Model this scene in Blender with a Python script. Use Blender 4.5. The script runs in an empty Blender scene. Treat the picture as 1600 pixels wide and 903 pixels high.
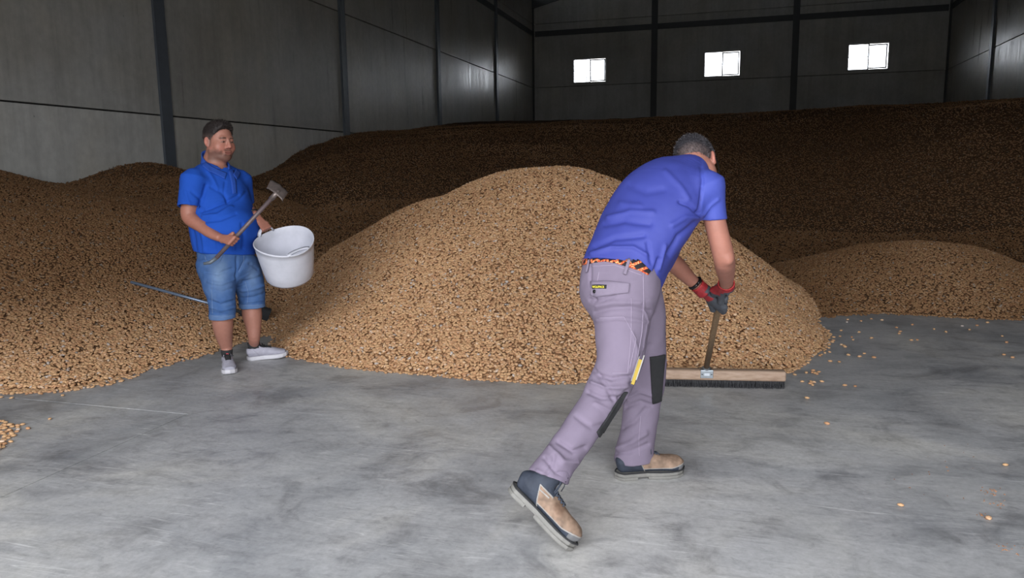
import bpy, math, random
import numpy as np
from mathutils import Matrix, Vector
from mathutils.bvhtree import BVHTree

import os
NOHEAP = False
random.seed(7)
RNG = np.random.default_rng(11)
SC = bpy.context.scene
COL = SC.collection

# ---------------------------------------------------------------- camera
CAM_H = 1.33
FPX = 1184.88
PITCH, YAW, ROLL = map(math.radians, (8.829, 16.519, -0.725))
FW = np.array([-math.sin(YAW)*math.cos(PITCH), math.cos(YAW)*math.cos(PITCH), -math.sin(PITCH)])
_r = np.array([math.cos(YAW), math.sin(YAW), 0.0]); _u = np.cross(_r, FW)
RT = math.cos(ROLL)*_r + math.sin(ROLL)*_u
UP = -math.sin(ROLL)*_r + math.cos(ROLL)*_u
CAMP = np.array([0, 0, CAM_H])
cam_data = bpy.data.cameras.new('camera')
cam_data.sensor_width = 36.0
cam_data.lens = 36.0*FPX/1600
cam_data.clip_start = 0.05
cam = bpy.data.objects.new('camera', cam_data)
COL.objects.link(cam)
cam.matrix_world = Matrix(((RT[0], UP[0], -FW[0], CAMP[0]), (RT[1], UP[1], -FW[1], CAMP[1]),
                           (RT[2], UP[2], -FW[2], CAMP[2]), (0, 0, 0, 1)))
SC.camera = cam

# ---------------------------------------------------------------- world, exposure
SKY = 8.0
world = bpy.data.worlds.new('sky'); SC.world = world; world.use_nodes = True
wn = world.node_tree
for n in list(wn.nodes): wn.nodes.remove(n)
wo = wn.nodes.new('ShaderNodeOutputWorld'); wb = wn.nodes.new('ShaderNodeBackground')
wtc = wn.nodes.new('ShaderNodeTexCoord'); wsep = wn.nodes.new('ShaderNodeSeparateXYZ'); wr = wn.nodes.new('ShaderNodeValToRGB')
wn.links.new(wtc.outputs['Generated'], wsep.inputs[0]); wn.links.new(wsep.outputs['Z'], wr.inputs['Fac'])
wr.color_ramp.elements[0].position = 0.0; wr.color_ramp.elements[0].color = (0.50, 0.48, 0.45, 1)   # bright concrete yard
wr.color_ramp.elements[1].position = 0.02; wr.color_ramp.elements[1].color = (0.93, 0.96, 1.0, 1)   # overcast sky
wn.links.new(wr.outputs['Color'], wb.inputs['Color']); wb.inputs['Strength'].default_value = SKY
wn.links.new(wb.outputs[0], wo.inputs[0])
world.cycles.sampling_method = 'MANUAL'; world.cycles.sample_map_resolution = 256
DOOR = dict(x0=-3.6, x1=3.0, z1=4.6, y=-1.0)
pl = bpy.data.lights.new('door_daylight_portal', 'AREA'); pl.shape = 'RECTANGLE'
pl.size = DOOR['x1']-DOOR['x0']; pl.size_y = DOOR['z1']
pl.cycles.is_portal = True
po = bpy.data.objects.new('door_daylight_portal', pl); COL.objects.link(po)
po.location = ((DOOR['x0']+DOOR['x1'])/2, DOOR['y']-0.1, DOOR['z1']/2); po.rotation_euler = (math.radians(90), 0, 0)
vs = SC.view_settings
SC.display_settings.display_device = 'sRGB'
vs.view_transform = 'Standard'; vs.look = 'None'; vs.exposure = 0.0; vs.gamma = 1.0; vs.use_curve_mapping = False
SC.cycles.use_denoising = True
SC.cycles.max_bounces = 6; SC.cycles.diffuse_bounces = 4; SC.cycles.glossy_bounces = 3
SC.cycles.sample_clamp_indirect = 6.0; SC.cycles.caustics_reflective = False; SC.cycles.caustics_refractive = False

# ---------------------------------------------------------------- helpers
def ray(px, py):
    return FW + RT*(px-800)/FPX - UP*(py-451.5)/FPX
def at(px, py, depth):
    """world point at photograph pixel (px,py), depth metres along the optical axis"""
    return CAMP + ray(px, py)*depth
def on_floor(px, py, z=0.0):
    d = ray(px, py); return CAMP + d*(z-CAM_H)/d[2]
def project(P):
    d = np.asarray(P) - CAMP; z = d @ FW
    return 800 + FPX*(d @ RT)/z, 451.5 - FPX*(d @ UP)/z, z
def unit(v):
    v = np.asarray(v, float); return v/np.linalg.norm(v)
def ijk(r, u, f):
    """direction from (right, up, away) components as seen by the camera, levelled"""
    Fh = unit([FW[0], FW[1], 0]); Rh = np.array([Fh[1], -Fh[0], 0.0])
    return Rh*r + np.array([0, 0, 1.0])*u + Fh*f

def srgb(r, g, b):
    f = lambda c: (c/255/12.92) if c/255 <= 0.04045 else ((c/255+0.055)/1.055)**2.4
    return (f(r), f(g), f(b), 1.0)

def mesh_obj(name, verts, faces, mat=None, parent=None, smooth=False, colors=None):
    me = bpy.data.meshes.new(name)
    verts = np.asarray(verts, np.float32)
    if isinstance(faces, np.ndarray) and faces.ndim == 2:
        nf, k = faces.shape
        me.vertices.add(len(verts)); me.vertices.foreach_set('co', verts.ravel())
        me.loops.add(nf*k); me.loops.foreach_set('vertex_index', faces.astype(np.int32).ravel())
        me.polygons.add(nf); me.polygons.foreach_set('loop_start', np.arange(0, nf*k, k, dtype=np.int32))
        me.update(calc_edges=True)
    else:
        me.from_pydata([tuple(map(float, v)) for v in verts], [], [tuple(map(int, f)) for f in faces]); me.update()
    if smooth:
        me.polygons.foreach_set('use_smooth', np.ones(len(me.polygons), bool))
    if colors is not None:
        a = me.color_attributes.new('Col', 'FLOAT_COLOR', 'POINT')
        c = np.ones((len(verts), 4), np.float32); c[:, :3] = colors
        a.data.foreach_set('color', c.ravel())
    if mat: me.materials.append(mat)
    o = bpy.data.objects.new(name, me); COL.objects.link(o)
    if parent is not None: o.parent = parent; o.matrix_parent_inverse = Matrix.Translation(-parent.location) if parent.parent is None and parent.type == 'EMPTY' else Matrix()
    return o

class MB:
    """collects simple shapes into one mesh"""
    def __init__(s): s.v = []; s.f = []
    def add(s, v, f):
        n = len(s.v); s.v += [tuple(map(float, p)) for p in v]; s.f += [tuple(i+n for i in q) for q in f]; return s
    def box(s, lo, hi, bev=0.0, M=None):
        x0, y0, z0 = lo; x1, y1, z1 = hi
        v = np.array([(x, y, z) for z in (z0, z1) for y in (y0, y1) for x in (x0, x1)], float)
        f = [(0, 2, 3, 1), (4, 5, 7, 6), (0, 1, 5, 4), (2, 6, 7, 3), (0, 4, 6, 2), (1, 3, 7, 5)]
        if bev > 0:
            import bmesh
            bm = bmesh.new(); vv = [bm.verts.new(p) for p in v]; [bm.faces.new([vv[i] for i in q]) for q in f]
            bmesh.ops.bevel(bm, geom=bm.edges[:], offset=bev, segments=2, affect='EDGES', profile=0.6)
            bm.verts.index_update(); v = np.array([p.co[:] for p in bm.verts]); f = [tuple(a.index for a in q.verts) for q in bm.faces]; bm.free()
        if M is not None: v = v @ np.array(M)[:3, :3].T + np.array(M)[:3, 3]
        return s.add(v, f)
    def tube(s, pts, radii, n=12, caps=True):
        pts = [np.asarray(p, float) for p in pts]
        if not hasattr(radii, '__len__'): radii = [radii]*len(pts)
        t0 = unit(pts[1]-pts[0]); a = unit(np.cross(t0, [0, 0, 1] if abs(t0[2]) < .9 else [1, 0, 0]))
        rings = []
        for i, p in enumerate(pts):
            t = unit(pts[min(i+1, len(pts)-1)]-pts[max(i-1, 0)])
            a = unit(a - t*(a @ t)); b = np.cross(t, a)
            rings.append([p + radii[i]*(math.cos(w)*a+math.sin(w)*b) for w in np.linspace(0, 2*math.pi, n, endpoint=False)])
        v = [q for r in rings for q in r]; f = []
        for i in range(len(pts)-1):
            for j in range(n):
                f.append((i*n+j, i*n+(j+1) % n, (i+1)*n+(j+1) % n, (i+1)*n+j))
        if caps: f.append(tuple(range(n))[::-1]); f.append(tuple((len(pts)-1)*n+j for j in range(n)))
        return s.add(v, f)
    def build(s, name, mat, parent=None, smooth=False):
        return mesh_obj(name, s.v, s.f, mat, parent, smooth)

def tag(o, label=None, cat=None, group=None, kind=None):
    if label: o['label'] = label
    if cat: o['category'] = cat
    if group: o['group'] = group
    if kind: o['kind'] = kind
    return o
def empty(name, loc, label=None, cat=None, group=None, kind=None):
    o = bpy.data.objects.new(name, None); COL.objects.link(o); o.location = tuple(map(float, loc)); o.empty_display_size = .1
    return tag(o, label, cat, group, kind)

# ---------------------------------------------------------------- materials
class NT:
    def __init__(s, name):
        s.m = bpy.data.materials.new(name); s.m.use_nodes = True; s.t = s.m.node_tree
        s.b = s.t.nodes['Principled BSDF']; s.out = s.t.nodes['Material Output']
    def n(s, typ, **kw):
        nd = s.t.nodes.new('ShaderNode'+typ)
        for k, v in kw.items():
            if k in nd.inputs: nd.inputs[k].default_value = v
            else: setattr(nd, k, v)
        return nd
    def l(s, a, b): s.t.links.new(a, b)
    def ramp(s, src, stops, interp='LINEAR'):
        r = s.n('ValToRGB'); cr = r.color_ramp; cr.interpolation = interp
        while len(cr.elements) < len(stops): cr.elements.new(0.5)
        for e, (p, c) in zip(cr.elements, stops):
            e.position = p; e.color = c if hasattr(c, '__len__') else (c, c, c, 1)
        s.l(src, r.inputs['Fac']); return r.outputs['Color']
    def mix(s, fac, a, b, mode='MIX'):
        m = s.n('Mix', data_type='RGBA', blend_type=mode)
        for k, sock, v in ((0, m.inputs[0], fac), (1, m.inputs[6], a), (2, m.inputs[7], b)):
            if isinstance(v, (int, float)): sock.default_value = v if k == 0 else (v, v, v, 1)
            elif isinstance(v, tuple): sock.default_value = v
            else: s.l(v, sock)
        return m.outputs[2]
    def noise(s, scale, detail=4, rough=.55, vec=None, dist=0.0):
        nd = s.n('TexNoise'); nd.inputs['Scale'].default_value = scale; nd.inputs['Detail'].default_value = detail
        nd.inputs['Roughness'].default_value = rough; nd.inputs['Distortion'].default_value = dist
        if vec is not None: s.l(vec, nd.inputs['Vector'])
        return nd.outputs['Fac']
    def coord(s, scale=(1, 1, 1), rot=(0, 0, 0), kind='Object'):
        if kind == 'World': src = s.n('NewGeometry').outputs['Position']
        else: src = s.n('TexCoord').outputs[kind]
        mp = s.n('Mapping'); mp.inputs['Scale'].default_value = scale; mp.inputs['Rotation'].default_value = rot
        s.l(src, mp.inputs['Vector']); return mp.outputs[0]
    def bump(s, h, strength=.3, dist=.01, prev=None):
        b = s.n('Bump'); b.inputs['Strength'].default_value = strength; b.inputs['Distance'].default_value = dist
        s.l(h, b.inputs['Height'])
        if prev is not None: s.l(prev, b.inputs['Normal'])
        return b.outputs['Normal']
    def done(s, color=None, rough=None, normal=None, metal=0.0, spec=None, **kw):
        for sock, v in (('Base Color', color), ('Roughness', rough), ('Metallic', metal)):
            if v is None: continue
            if isinstance(v, (int, float, tuple)): s.b.inputs[sock].default_value = v
            else: s.l(v, s.b.inputs[sock])
        if spec is not None: s.b.inputs['Specular IOR Level'].default_value = spec
        if normal is not None: s.l(normal, s.b.inputs['Normal'])
        for k, v in kw.items(): s.b.inputs[k].default_value = v
        return s.m

def simple(name, col, rough=.6, metal=0.0, noise_amt=.12, nscale=30, spec=None, bump=.1, bdist=.002):
    t = NT(name); v = t.coord(kind='Object'); n = t.noise(nscale, 5, .6, v)
    c = t.mix(1.0, col, t.ramp(n, [(0.25, 1-noise_amt), (0.75, 1+noise_amt)]), 'MULTIPLY')
    return t.done(c, rough, t.bump(n, bump, bdist), metal, spec)

def mat_panel(name, base, gloss):
    t = NT(name); w = t.coord(kind='World')
    big = t.noise(.55, 5, .6, w); fine = t.noise(9, 6, .65, w)
    streak = t.noise(3.0, 5, .7, t.coord((1.2, 1.2, .08), kind='World'))
    c = t.mix(1.0, base, t.ramp(big, [(.3, .80), (.7, 1.15)]), 'MULTIPLY')
    c = t.mix(1.0, c, t.ramp(fine, [(.3, .90), (.7, 1.08)]), 'MULTIPLY')
    c = t.mix(1.0, c, t.ramp(streak, [(.35, .86), (.6, 1.04)]), 'MULTIPLY')
    oi = t.n('ObjectInfo'); c = t.mix(1.0, c, t.ramp(oi.outputs['Random'], [(0, .9), (1, 1.08)]), 'MULTIPLY')
    spots = t.n('TexVoronoi', feature='F1'); spots.inputs['Scale'].default_value = 2.2; t.l(w, spots.inputs['Vector'])
    c = t.mix(t.ramp(spots.outputs['Distance'], [(0.0, .7), (.035, 0.0)]), c, (.03, .03, .03, 1))
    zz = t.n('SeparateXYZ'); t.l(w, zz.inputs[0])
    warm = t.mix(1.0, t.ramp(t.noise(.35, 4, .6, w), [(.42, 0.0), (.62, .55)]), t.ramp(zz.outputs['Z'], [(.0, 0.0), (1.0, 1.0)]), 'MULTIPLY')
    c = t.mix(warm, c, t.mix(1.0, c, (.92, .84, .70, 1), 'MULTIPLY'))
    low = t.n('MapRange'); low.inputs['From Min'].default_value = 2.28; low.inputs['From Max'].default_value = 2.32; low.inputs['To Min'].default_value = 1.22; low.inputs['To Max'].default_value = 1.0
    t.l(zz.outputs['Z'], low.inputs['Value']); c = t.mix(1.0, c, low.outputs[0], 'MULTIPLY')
    for ang, sc in ((.4, 9), (-.9, 8)):
        wv = t.noise(1.1, 2, .5, t.coord((.5, .5, sc), (ang, 0, 0), 'World'), .3)
        g_ = t.mix(1.0, t.ramp(wv, [(.495, 0.0), (.5, 1.0), (.505, 0.0)]), t.ramp(t.noise(1.7+ang, 2, .5, w), [(.60, 0.0), (.68, .5)]), 'MULTIPLY')
        c = t.mix(g_, c, srgb(205, 205, 200))
    r = t.ramp(streak, [(.3, gloss), (.7, gloss+.22)])
    return t.done(c, r, t.bump(fine, .12, .004), spec=.5)

def mat_floor():
    t = NT('polished_concrete'); w = t.coord(kind='World')
    big = t.noise(.7, 6, .62, w, .6); mid = t.noise(3.2, 7, .68, w, .8); fine = t.noise(42, 6, .7, w)
    brush = t.noise(2.6, 8, .72, t.coord((.8, 2.2, 1), (0, 0, -.5), 'World'), 1.6)
    c = t.ramp(big, [(.26, srgb(110, 113, 118)), (.48, srgb(150, 150, 152)), (.76, srgb(184, 181, 175))])
    c = t.mix(1.0, c, t.ramp(mid, [(.30, .60), (.46, .95), (.74, 1.14)]), 'MULTIPLY')
    c = t.mix(1.0, c, t.ramp(brush, [(.30, .74), (.47, .97), (.75, 1.06)]), 'MULTIPLY')
    sp = t.noise(13, 8, .75, t.coord((1, 1.7, 1), (0, 0, .6), 'World'), .6)
    c = t.mix(1.0, c, t.ramp(sp, [(.30, .72), (.44, .98), (.72, 1.08)]), 'MULTIPLY')
    c = t.mix(1.0, c, t.ramp(fine, [(.3, .86), (.7, 1.10)]), 'MULTIPLY')
    # darker, worn zone on the far right and dark dirt smears
    zone = t.noise(1.1, 6, .7, t.coord((1, 1.6, 1), (0, 0, .3), 'World'), 1.0)
    c = t.mix(t.ramp(zone, [(.55, 0.0), (.68, .45)]), c, srgb(74, 76, 80))
    # scratches: thin lines from stretched noise in several directions
    for ang, sc, s0 in ((.5, 7, 1.0), (-.75, 6, .9), (1.3, 8, .8), (.05, 5, .9)):
        wv = t.noise(1.6, 3, .5, t.coord((.35, sc, 1), (0, 0, ang), 'World'), .25)
        line = t.ramp(wv, [(.494, 0.0), (.5, 1.0), (.506, 0.0)])
        gate = t.ramp(t.noise(1.3+ang, 3, .6, w), [(.48, 0.0), (.62, .42*s0)])
        g = t.mix(1.0, line, gate, 'MULTIPLY')
        c = t.mix(g, c, srgb(205, 205, 205) if ang > 0.2 else srgb(70, 70, 72))
    flecks = t.n('TexVoronoi', feature='F1'); flecks.inputs['Scale'].default_value = 5.5; t.l(w, flecks.inputs['Vector'])
    fl = t.ramp(flecks.outputs['Distance'], [(0.0, .9), (.05, 0.0)])
    c = t.mix(t.mix(1.0, fl, t.ramp(t.noise(1.9, 2, .5, w), [(.55, 0.0), (.6, 1.0)]), 'MULTIPLY'), c, srgb(60, 58, 56))
    c = t.mix(1.0, c, (1.40, 1.39, 1.37, 1), 'MULTIPLY')
    rough = t.ramp(mid, [(.3, .36), (.7, .56)])
    return t.done(c, rough, t.bump(fine, .10, .003), spec=.45)

def mat_nut():
    t = NT('almond_shell'); o = t.coord(kind='Object')
    oi = t.n('ObjectInfo')
    tint = t.n('Attribute', attribute_type='INSTANCER', attribute_name='tint')
    c = t.ramp(oi.outputs['Random'], [(0.0, srgb(182, 136, 100)), (.3, srgb(203, 162, 120)), (.6, srgb(213, 172, 130)), (.85, srgb(196, 148, 110)), (.965, srgb(222, 188, 154)), (.985, srgb(204, 192, 182)), (1.0, srgb(180, 168, 160))])
    pits = t.n('TexVoronoi', feature='F1'); pits.inputs['Scale'].default_value = 420; t.l(o, pits.inputs['Vector'])
    c = t.mix(t.ramp(pits.outputs['Distance'], [(0.12, .45), (.3, 0.0)]), c, srgb(110, 68, 40))
    n = t.noise(90, 4, .6, o)
    c = t.mix(1.0, c, t.ramp(n, [(.3, .82), (.7, 1.1)]), 'MULTIPLY')
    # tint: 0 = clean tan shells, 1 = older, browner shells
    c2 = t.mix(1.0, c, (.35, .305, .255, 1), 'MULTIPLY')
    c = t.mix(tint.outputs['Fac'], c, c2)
    return t.done(c, .72, t.bump(pits.outputs['Distance'], .5, .001), spec=.3)

def mat_heap(name, scale, dark):
    t = NT(name); w = t.coord(kind='World')
    vo = t.n('TexVoronoi', feature='F1'); vo.inputs['Scale'].default_value = scale; t.l(w, vo.inputs['Vector'])
    hs = t.n('SeparateColor'); t.l(vo.outputs['Color'], hs.inputs[0])
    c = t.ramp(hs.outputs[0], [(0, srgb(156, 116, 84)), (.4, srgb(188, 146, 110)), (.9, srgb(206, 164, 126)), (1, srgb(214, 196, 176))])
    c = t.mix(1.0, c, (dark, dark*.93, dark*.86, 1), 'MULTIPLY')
    c = t.mix(t.ramp(vo.outputs['Distance'], [(.42, 0.0), (.75, .5)]), c, (.03, .02, .012, 1))
    big = t.noise(.5, 4, .6, w); c = t.mix(1.0, c, t.ramp(big, [(.3, .86), (.7, 1.12)]), 'MULTIPLY')
    inv = t.n('Math', operation='SUBTRACT'); inv.inputs[0].default_value = 1.0; t.l(vo.outputs['Distance'], inv.inputs[1])
    return t.done(c, .85, t.bump(inv.outputs[0], .9, .02), spec=.2)

M = {}
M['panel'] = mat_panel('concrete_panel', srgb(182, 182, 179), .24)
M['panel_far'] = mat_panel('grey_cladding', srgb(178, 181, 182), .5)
M['steel'] = simple('painted_steel', srgb(96, 103, 112), .45, 0.2, .1, 6)
M['dark_steel'] = simple('dark_painted_steel', srgb(70, 74, 78), .6, 0.1, .1, 4)
M['roof'] = simple('roof_sheet', srgb(62, 64, 66), .7, 0, .1, 3)
M['gap'] = simple('dark_joint_grey', srgb(46, 46, 46), .9)  # plain dark grey for joint backing, joint filler and window bars
M['floor'] = mat_floor()
M['nut'] = mat_nut()
M['heap_near'] = mat_heap('almond_bed', 46, .78)
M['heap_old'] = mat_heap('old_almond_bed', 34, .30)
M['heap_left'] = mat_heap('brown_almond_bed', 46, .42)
M['alu'] = simple('white_window_frame', srgb(190, 192, 194), .4, 0, .04)
g = NT('window_glass'); M['glass'] = g.done((.95, .97, 1, 1), .02, None); g.b.inputs['Transmission Weight'].default_value = 1.0; g.b.inputs['IOR'].default_value = 1.02
# ---------------------------------------------------------------- building shell
XL, XR, YF, Y0 = -9.03, 7.735, 34.29, -1.0
ZJ = [0.0, 2.30, 5.05, 7.82]
EAVE, SL = 8.75, .2
XM = (XL+XR)/2; RIDGE = EAVE + SL*(XR-XM)
COLY = [4.57, 10.57, 16.6, 22.62, 28.63]
COLX = [-3.62, 2.09]

fl = empty('floor', (0, 0, 0), 'grey power-floated concrete floor with dark scuffs and sawn joints', None, None, 'structure')
JX, JY = -2.93, 3.43
for lo, hi in (((XL-.2, -6), (JX-.009, JY-.009)), ((JX, -6), (XR+.2, YF+.3)), ((XL-.2, JY), (JX, YF+.3))):
    MB().box((lo[0], lo[1], -.15), (hi[0], hi[1], 0)).build('concrete_slab', M['floor'], fl)
MB().box((XL-.2, -6, -.2), (XR+.2, YF+.3, -.012)).build('joint_filler', M['gap'], fl)

def ibeam(mb, x, y, z0, z1, nx, ny, w=.24, d=.07, setb=.0):
    """room-side flange + web of a steel column standing against a wall; (nx,ny) points into the room"""
    tx, ty = abs(ny), abs(nx)
    def bx(a0, a1, n0, n1):
        xs = sorted((x+nx*n0+tx*a0, x+nx*n1+tx*a1)); ys = sorted((y+ny*n0+ty*a0, y+ny*n1+ty*a1))
        mb.box((xs[0], ys[0], z0), (xs[1], ys[1], z1))
    bx(-w/2, w/2, d-.025, d); bx(-.02, .02, -.12, d-.025); bx(-w/2+.03, w/2-.03, -.01, .02)

def side_wall(name, x, s, label):
    w = empty(name, (x, 0, 0), label, None, None, 'structure')
    ys = [Y0]+COLY+[YF]
    for a, b in zip(ys[:-1], ys[1:]):
        for z0, z1 in zip(ZJ, ZJ[1:]+[EAVE+.1]):
            lo, hi = sorted((x, x-s*.14))
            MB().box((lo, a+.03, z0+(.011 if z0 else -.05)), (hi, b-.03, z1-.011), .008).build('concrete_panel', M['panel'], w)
    lo, hi = sorted((x-s*.10, x-s*.2))
    MB().box((lo, Y0, -.05), (hi, YF, EAVE+.2)).build('backing', M['gap'], w)
    for y in COLY:
        mb = MB(); ibeam(mb, x, y, -.05, EAVE+.25, s, 0); mb.build('steel_column', M['steel'], w)
    mb = MB(); ibeam(mb, x, YF-.10, -.05, EAVE+.25, s, 0, .2, .05); mb.build('steel_column', M['dark_steel'], w)
    for a, b in zip(ys[:-1], ys[1:]):
        lo, hi = sorted((x, x+s*.05))
        mb = MB().box((lo, a+.13, 7.29), (hi, b-.13, 7.49)); mb.build('rail', M['dark_steel'], w)
    return w
side_wall('wall_left', XL, 1, 'grey precast concrete panel wall on the left with steel columns')
side_wall('wall_right', XR, -1, 'grey precast concrete panel wall at the far right')

wf = empty('wall_back', (0, YF, 0), 'dark grey far wall with three small windows', None, None, 'structure')
WIN = [(-7.21, -5.70), (-1.54, -.03), (4.10, 5.65)]
WZ = (5.16, 6.24)
xs = [XL]+COLX+[XR]
def roofz(x): return EAVE + SL*min(x-XL, XR-x)
for i, (a, b) in enumerate(zip(xs[:-1], xs[1:])):
    for k, (z0, z1) in enumerate(zip(ZJ, ZJ[1:]+[11.0])):
        mb = MB(); A, B, C, D = a+.03, b-.03, z0+.011, z1-.011
        if k == 2:
            w0, w1 = WIN[i]
            mb.box((A, YF, C), (w0, YF+.14, D)); mb.box((w1, YF, C), (B, YF+.14, D))
            mb.box((w0, YF, C), (w1, YF+.14, WZ[0])); mb.box((w0, YF, WZ[1]), (w1, YF+.14, D))
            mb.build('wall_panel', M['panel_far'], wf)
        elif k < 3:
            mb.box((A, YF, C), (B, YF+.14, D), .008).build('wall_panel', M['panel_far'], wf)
        else:
            p = [(A, C), (B, C), (B, roofz(B)+.1)] + ([(XM, RIDGE+.1)] if A < XM < B else []) + [(A, roofz(A)+.1)]
            n = len(p); v = [(q[0], YF, q[1]) for q in p]+[(q[0], YF+.14, q[1]) for q in p]
            mb.add(v, [tuple(range(n)), tuple(range(2*n-1, n-1, -1))]+[(j, j+n, (j+1) % n+n, (j+1) % n) for j in range(n)])
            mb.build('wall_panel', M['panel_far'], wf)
for z0, z1 in ((-.05, WZ[0]), (WZ[1], 11)):
    MB().box((XL-.2, YF+.145, z0), (XR+.2, YF+.2, z1)).build('backing', M['gap'], wf)
pts = [XL-.2]+[v for w in WIN for v in w]+[XR+.2]
for a, b in zip(pts[::2], pts[1::2]):
    MB().box((a, YF+.145, WZ[0]), (b, YF+.2, WZ[1])).build('backing', M['gap'], wf)
for x in COLX:
    mb = MB(); ibeam(mb, x, YF, -.05, roofz(x), 0, -1, .26, .12); mb.build('steel_column', M['dark_steel'], wf)
for a, b in zip(xs[:-1], xs[1:]):
    MB().box((a+.1, YF-.07, 7.27), (b-.1, YF, 7.50)).build('rail', M['dark_steel'], wf)

for i, (a, b) in enumerate(WIN):
    w = empty('window_%d' % (i+1), ((a+b)/2, YF, WZ[0]), ['left', 'middle', 'right'][i]+' small sliding window glowing white in the far wall', None, None, 'structure')
    z0, z1 = WZ; m = (a+b)/2; t = .045
    mb = MB()
    for lo, hi in (((a, z0), (b, z0+t)), ((a, z1-t), (b, z1)), ((a, z0), (a+t, z1)), ((b-t, z0), (b, z1))):
        mb.box((lo[0], YF-.02, lo[1]), (hi[0], YF+.17, hi[1]))
    mb.build('frame', M['alu'], w)
    for s, (p, q, y) in enumerate(((a+.02, m+.03, YF+.03), (m-.01, b-.07, YF+.09))):
        e = .03 if s == 0 else .05
        zz0, zz1 = z0+.03+s*.04, z1-.03-s*.03
        mb = MB()
        for lo, hi in (((p, zz0), (q, zz0+e)), ((p, zz1-e), (q, zz1)), ((p, zz0), (p+e, zz1)), ((q-e, zz0), (q, zz1))):
            mb.box((lo[0], y, lo[1]), (hi[0], y+.04, hi[1]))
        sa = mb.build('sash', M['alu'], w)
        MB().box((p+e, y+.015, zz0+e), (q-e, y+.022, zz1-e)).build('pane', M['glass'], sa)
        if s == 0: MB().box((p+e, y+.005, (z0+z1)/2-.012), (q-e, y+.03, (z0+z1)/2+.012)).build('glazing_bar', M['alu'], sa)
    if i == 0:
        for k in range(3):
            MB().box((-6.66+k*.10, YF+.30, 5.26), (-6.63+k*.10, YF+.33, 5.50)).build('grille_bar', M['gap'], w)

# front wall with the open gateway behind the camera
wr_ = empty('wall_front', (0, Y0, 0), 'front wall around the open gateway behind the viewer', None, None, 'structure')
for lo, hi in (((XL, -.05), (DOOR['x0'], 11)), ((DOOR['x1'], -.05), (XR, 11)), ((DOOR['x0'], DOOR['z1']), (DOOR['x1'], 11))):
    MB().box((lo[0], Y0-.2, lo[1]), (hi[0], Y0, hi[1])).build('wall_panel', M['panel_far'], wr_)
ce = empty('ceiling', (0, 0, EAVE), 'dark pitched sheet roof on steel rafters', None, None, 'structure')
for s in (0, 1):
    x0, x1 = ((XL-.2, XM), (XM, XR+.2))[s]; za, zb = ((EAVE-.04, RIDGE), (RIDGE, EAVE-.04))[s]
    v = [(x, y, z+dz) for dz in (.3, .4) for (x, z) in ((x0, za), (x1, zb)) for y in (Y0-.2, YF+.3)]
    MB().add(v, [(0, 1, 3, 2), (4, 6, 7, 5), (0, 4, 5, 1), (2, 3, 7, 6), (0, 2, 6, 4), (1, 5, 7, 3)]).build('roof_sheet', M['roof'], ce)
for y in COLY+[YF-.12]:
    mb = MB()
    for s in (0, 1):
        x0, x1 = ((XL, XM), (XM, XR))[s]; za, zb = ((EAVE, RIDGE), (RIDGE, EAVE))[s]
        h0, h1 = ((.62, .28), (.28, .62))[s]
        v = [(x, yy, z) for (x, z, h) in ((x0, za, h0), (x1, zb, h1)) for yy in (y-.08, y+.08) for z in (z+.3-h, z+.3)]
        mb.add(v, [(0, 1, 3, 2), (4, 6, 7, 5), (0, 4, 5, 1), (2, 3, 7, 6), (0, 2, 6, 4), (1, 5, 7, 3)])
    mb.build('rafter', M['dark_steel'], ce)

# ---------------------------------------------------------------- heaps
def rbf(points, smooth=.02):
    P = np.array(points, float); X = P[:, :2]; z = P[:, 2]
    def U(r2): return np.where(r2 > 1e-12, r2*np.log(r2+1e-20)*.5, 0)
    n = len(P); K = U(((X[:, None]-X[None])**2).sum(-1)) + smooth*np.eye(n)
    A = np.zeros((n+3, n+3)); A[:n, :n] = K; A[:n, n] = 1; A[:n, n+1:] = X; A[n, :n] = 1; A[n+1:, :n] = X.T
    w = np.linalg.solve(A, np.r_[z, 0, 0, 0])
    def f(x, y):
        x = np.asarray(x, float); y = np.asarray(y, float); out = w[n]+w[n+1]*x+w[n+2]*y
        for i in range(n): out = out + w[i]*U((x-X[i, 0])**2+(y-X[i, 1])**2)
        return out
    return f
_G = np.random.default_rng(5).random((64, 64))
def vnoise(x, y, s):
    x = np.asarray(x)*s; y = np.asarray(y)*s; xi = np.floor(x).astype(int); yi = np.floor(y).astype(int); fx = x-xi; fy = y-yi
    fx = fx*fx*(3-2*fx); fy = fy*fy*(3-2*fy)
    g = lambda a, b: _G[a % 64, b % 64]
    return ((g(xi, yi)*(1-fx)+g(xi+1, yi)*fx)*(1-fy)+(g(xi, yi+1)*(1-fx)+g(xi+1, yi+1)*fx)*fy)-.5
def fbm(x, y, s): return vnoise(x, y, s)+.5*vnoise(x, y, 2.1*s)+.25*vnoise(x, y, 4.3*s)

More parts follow.
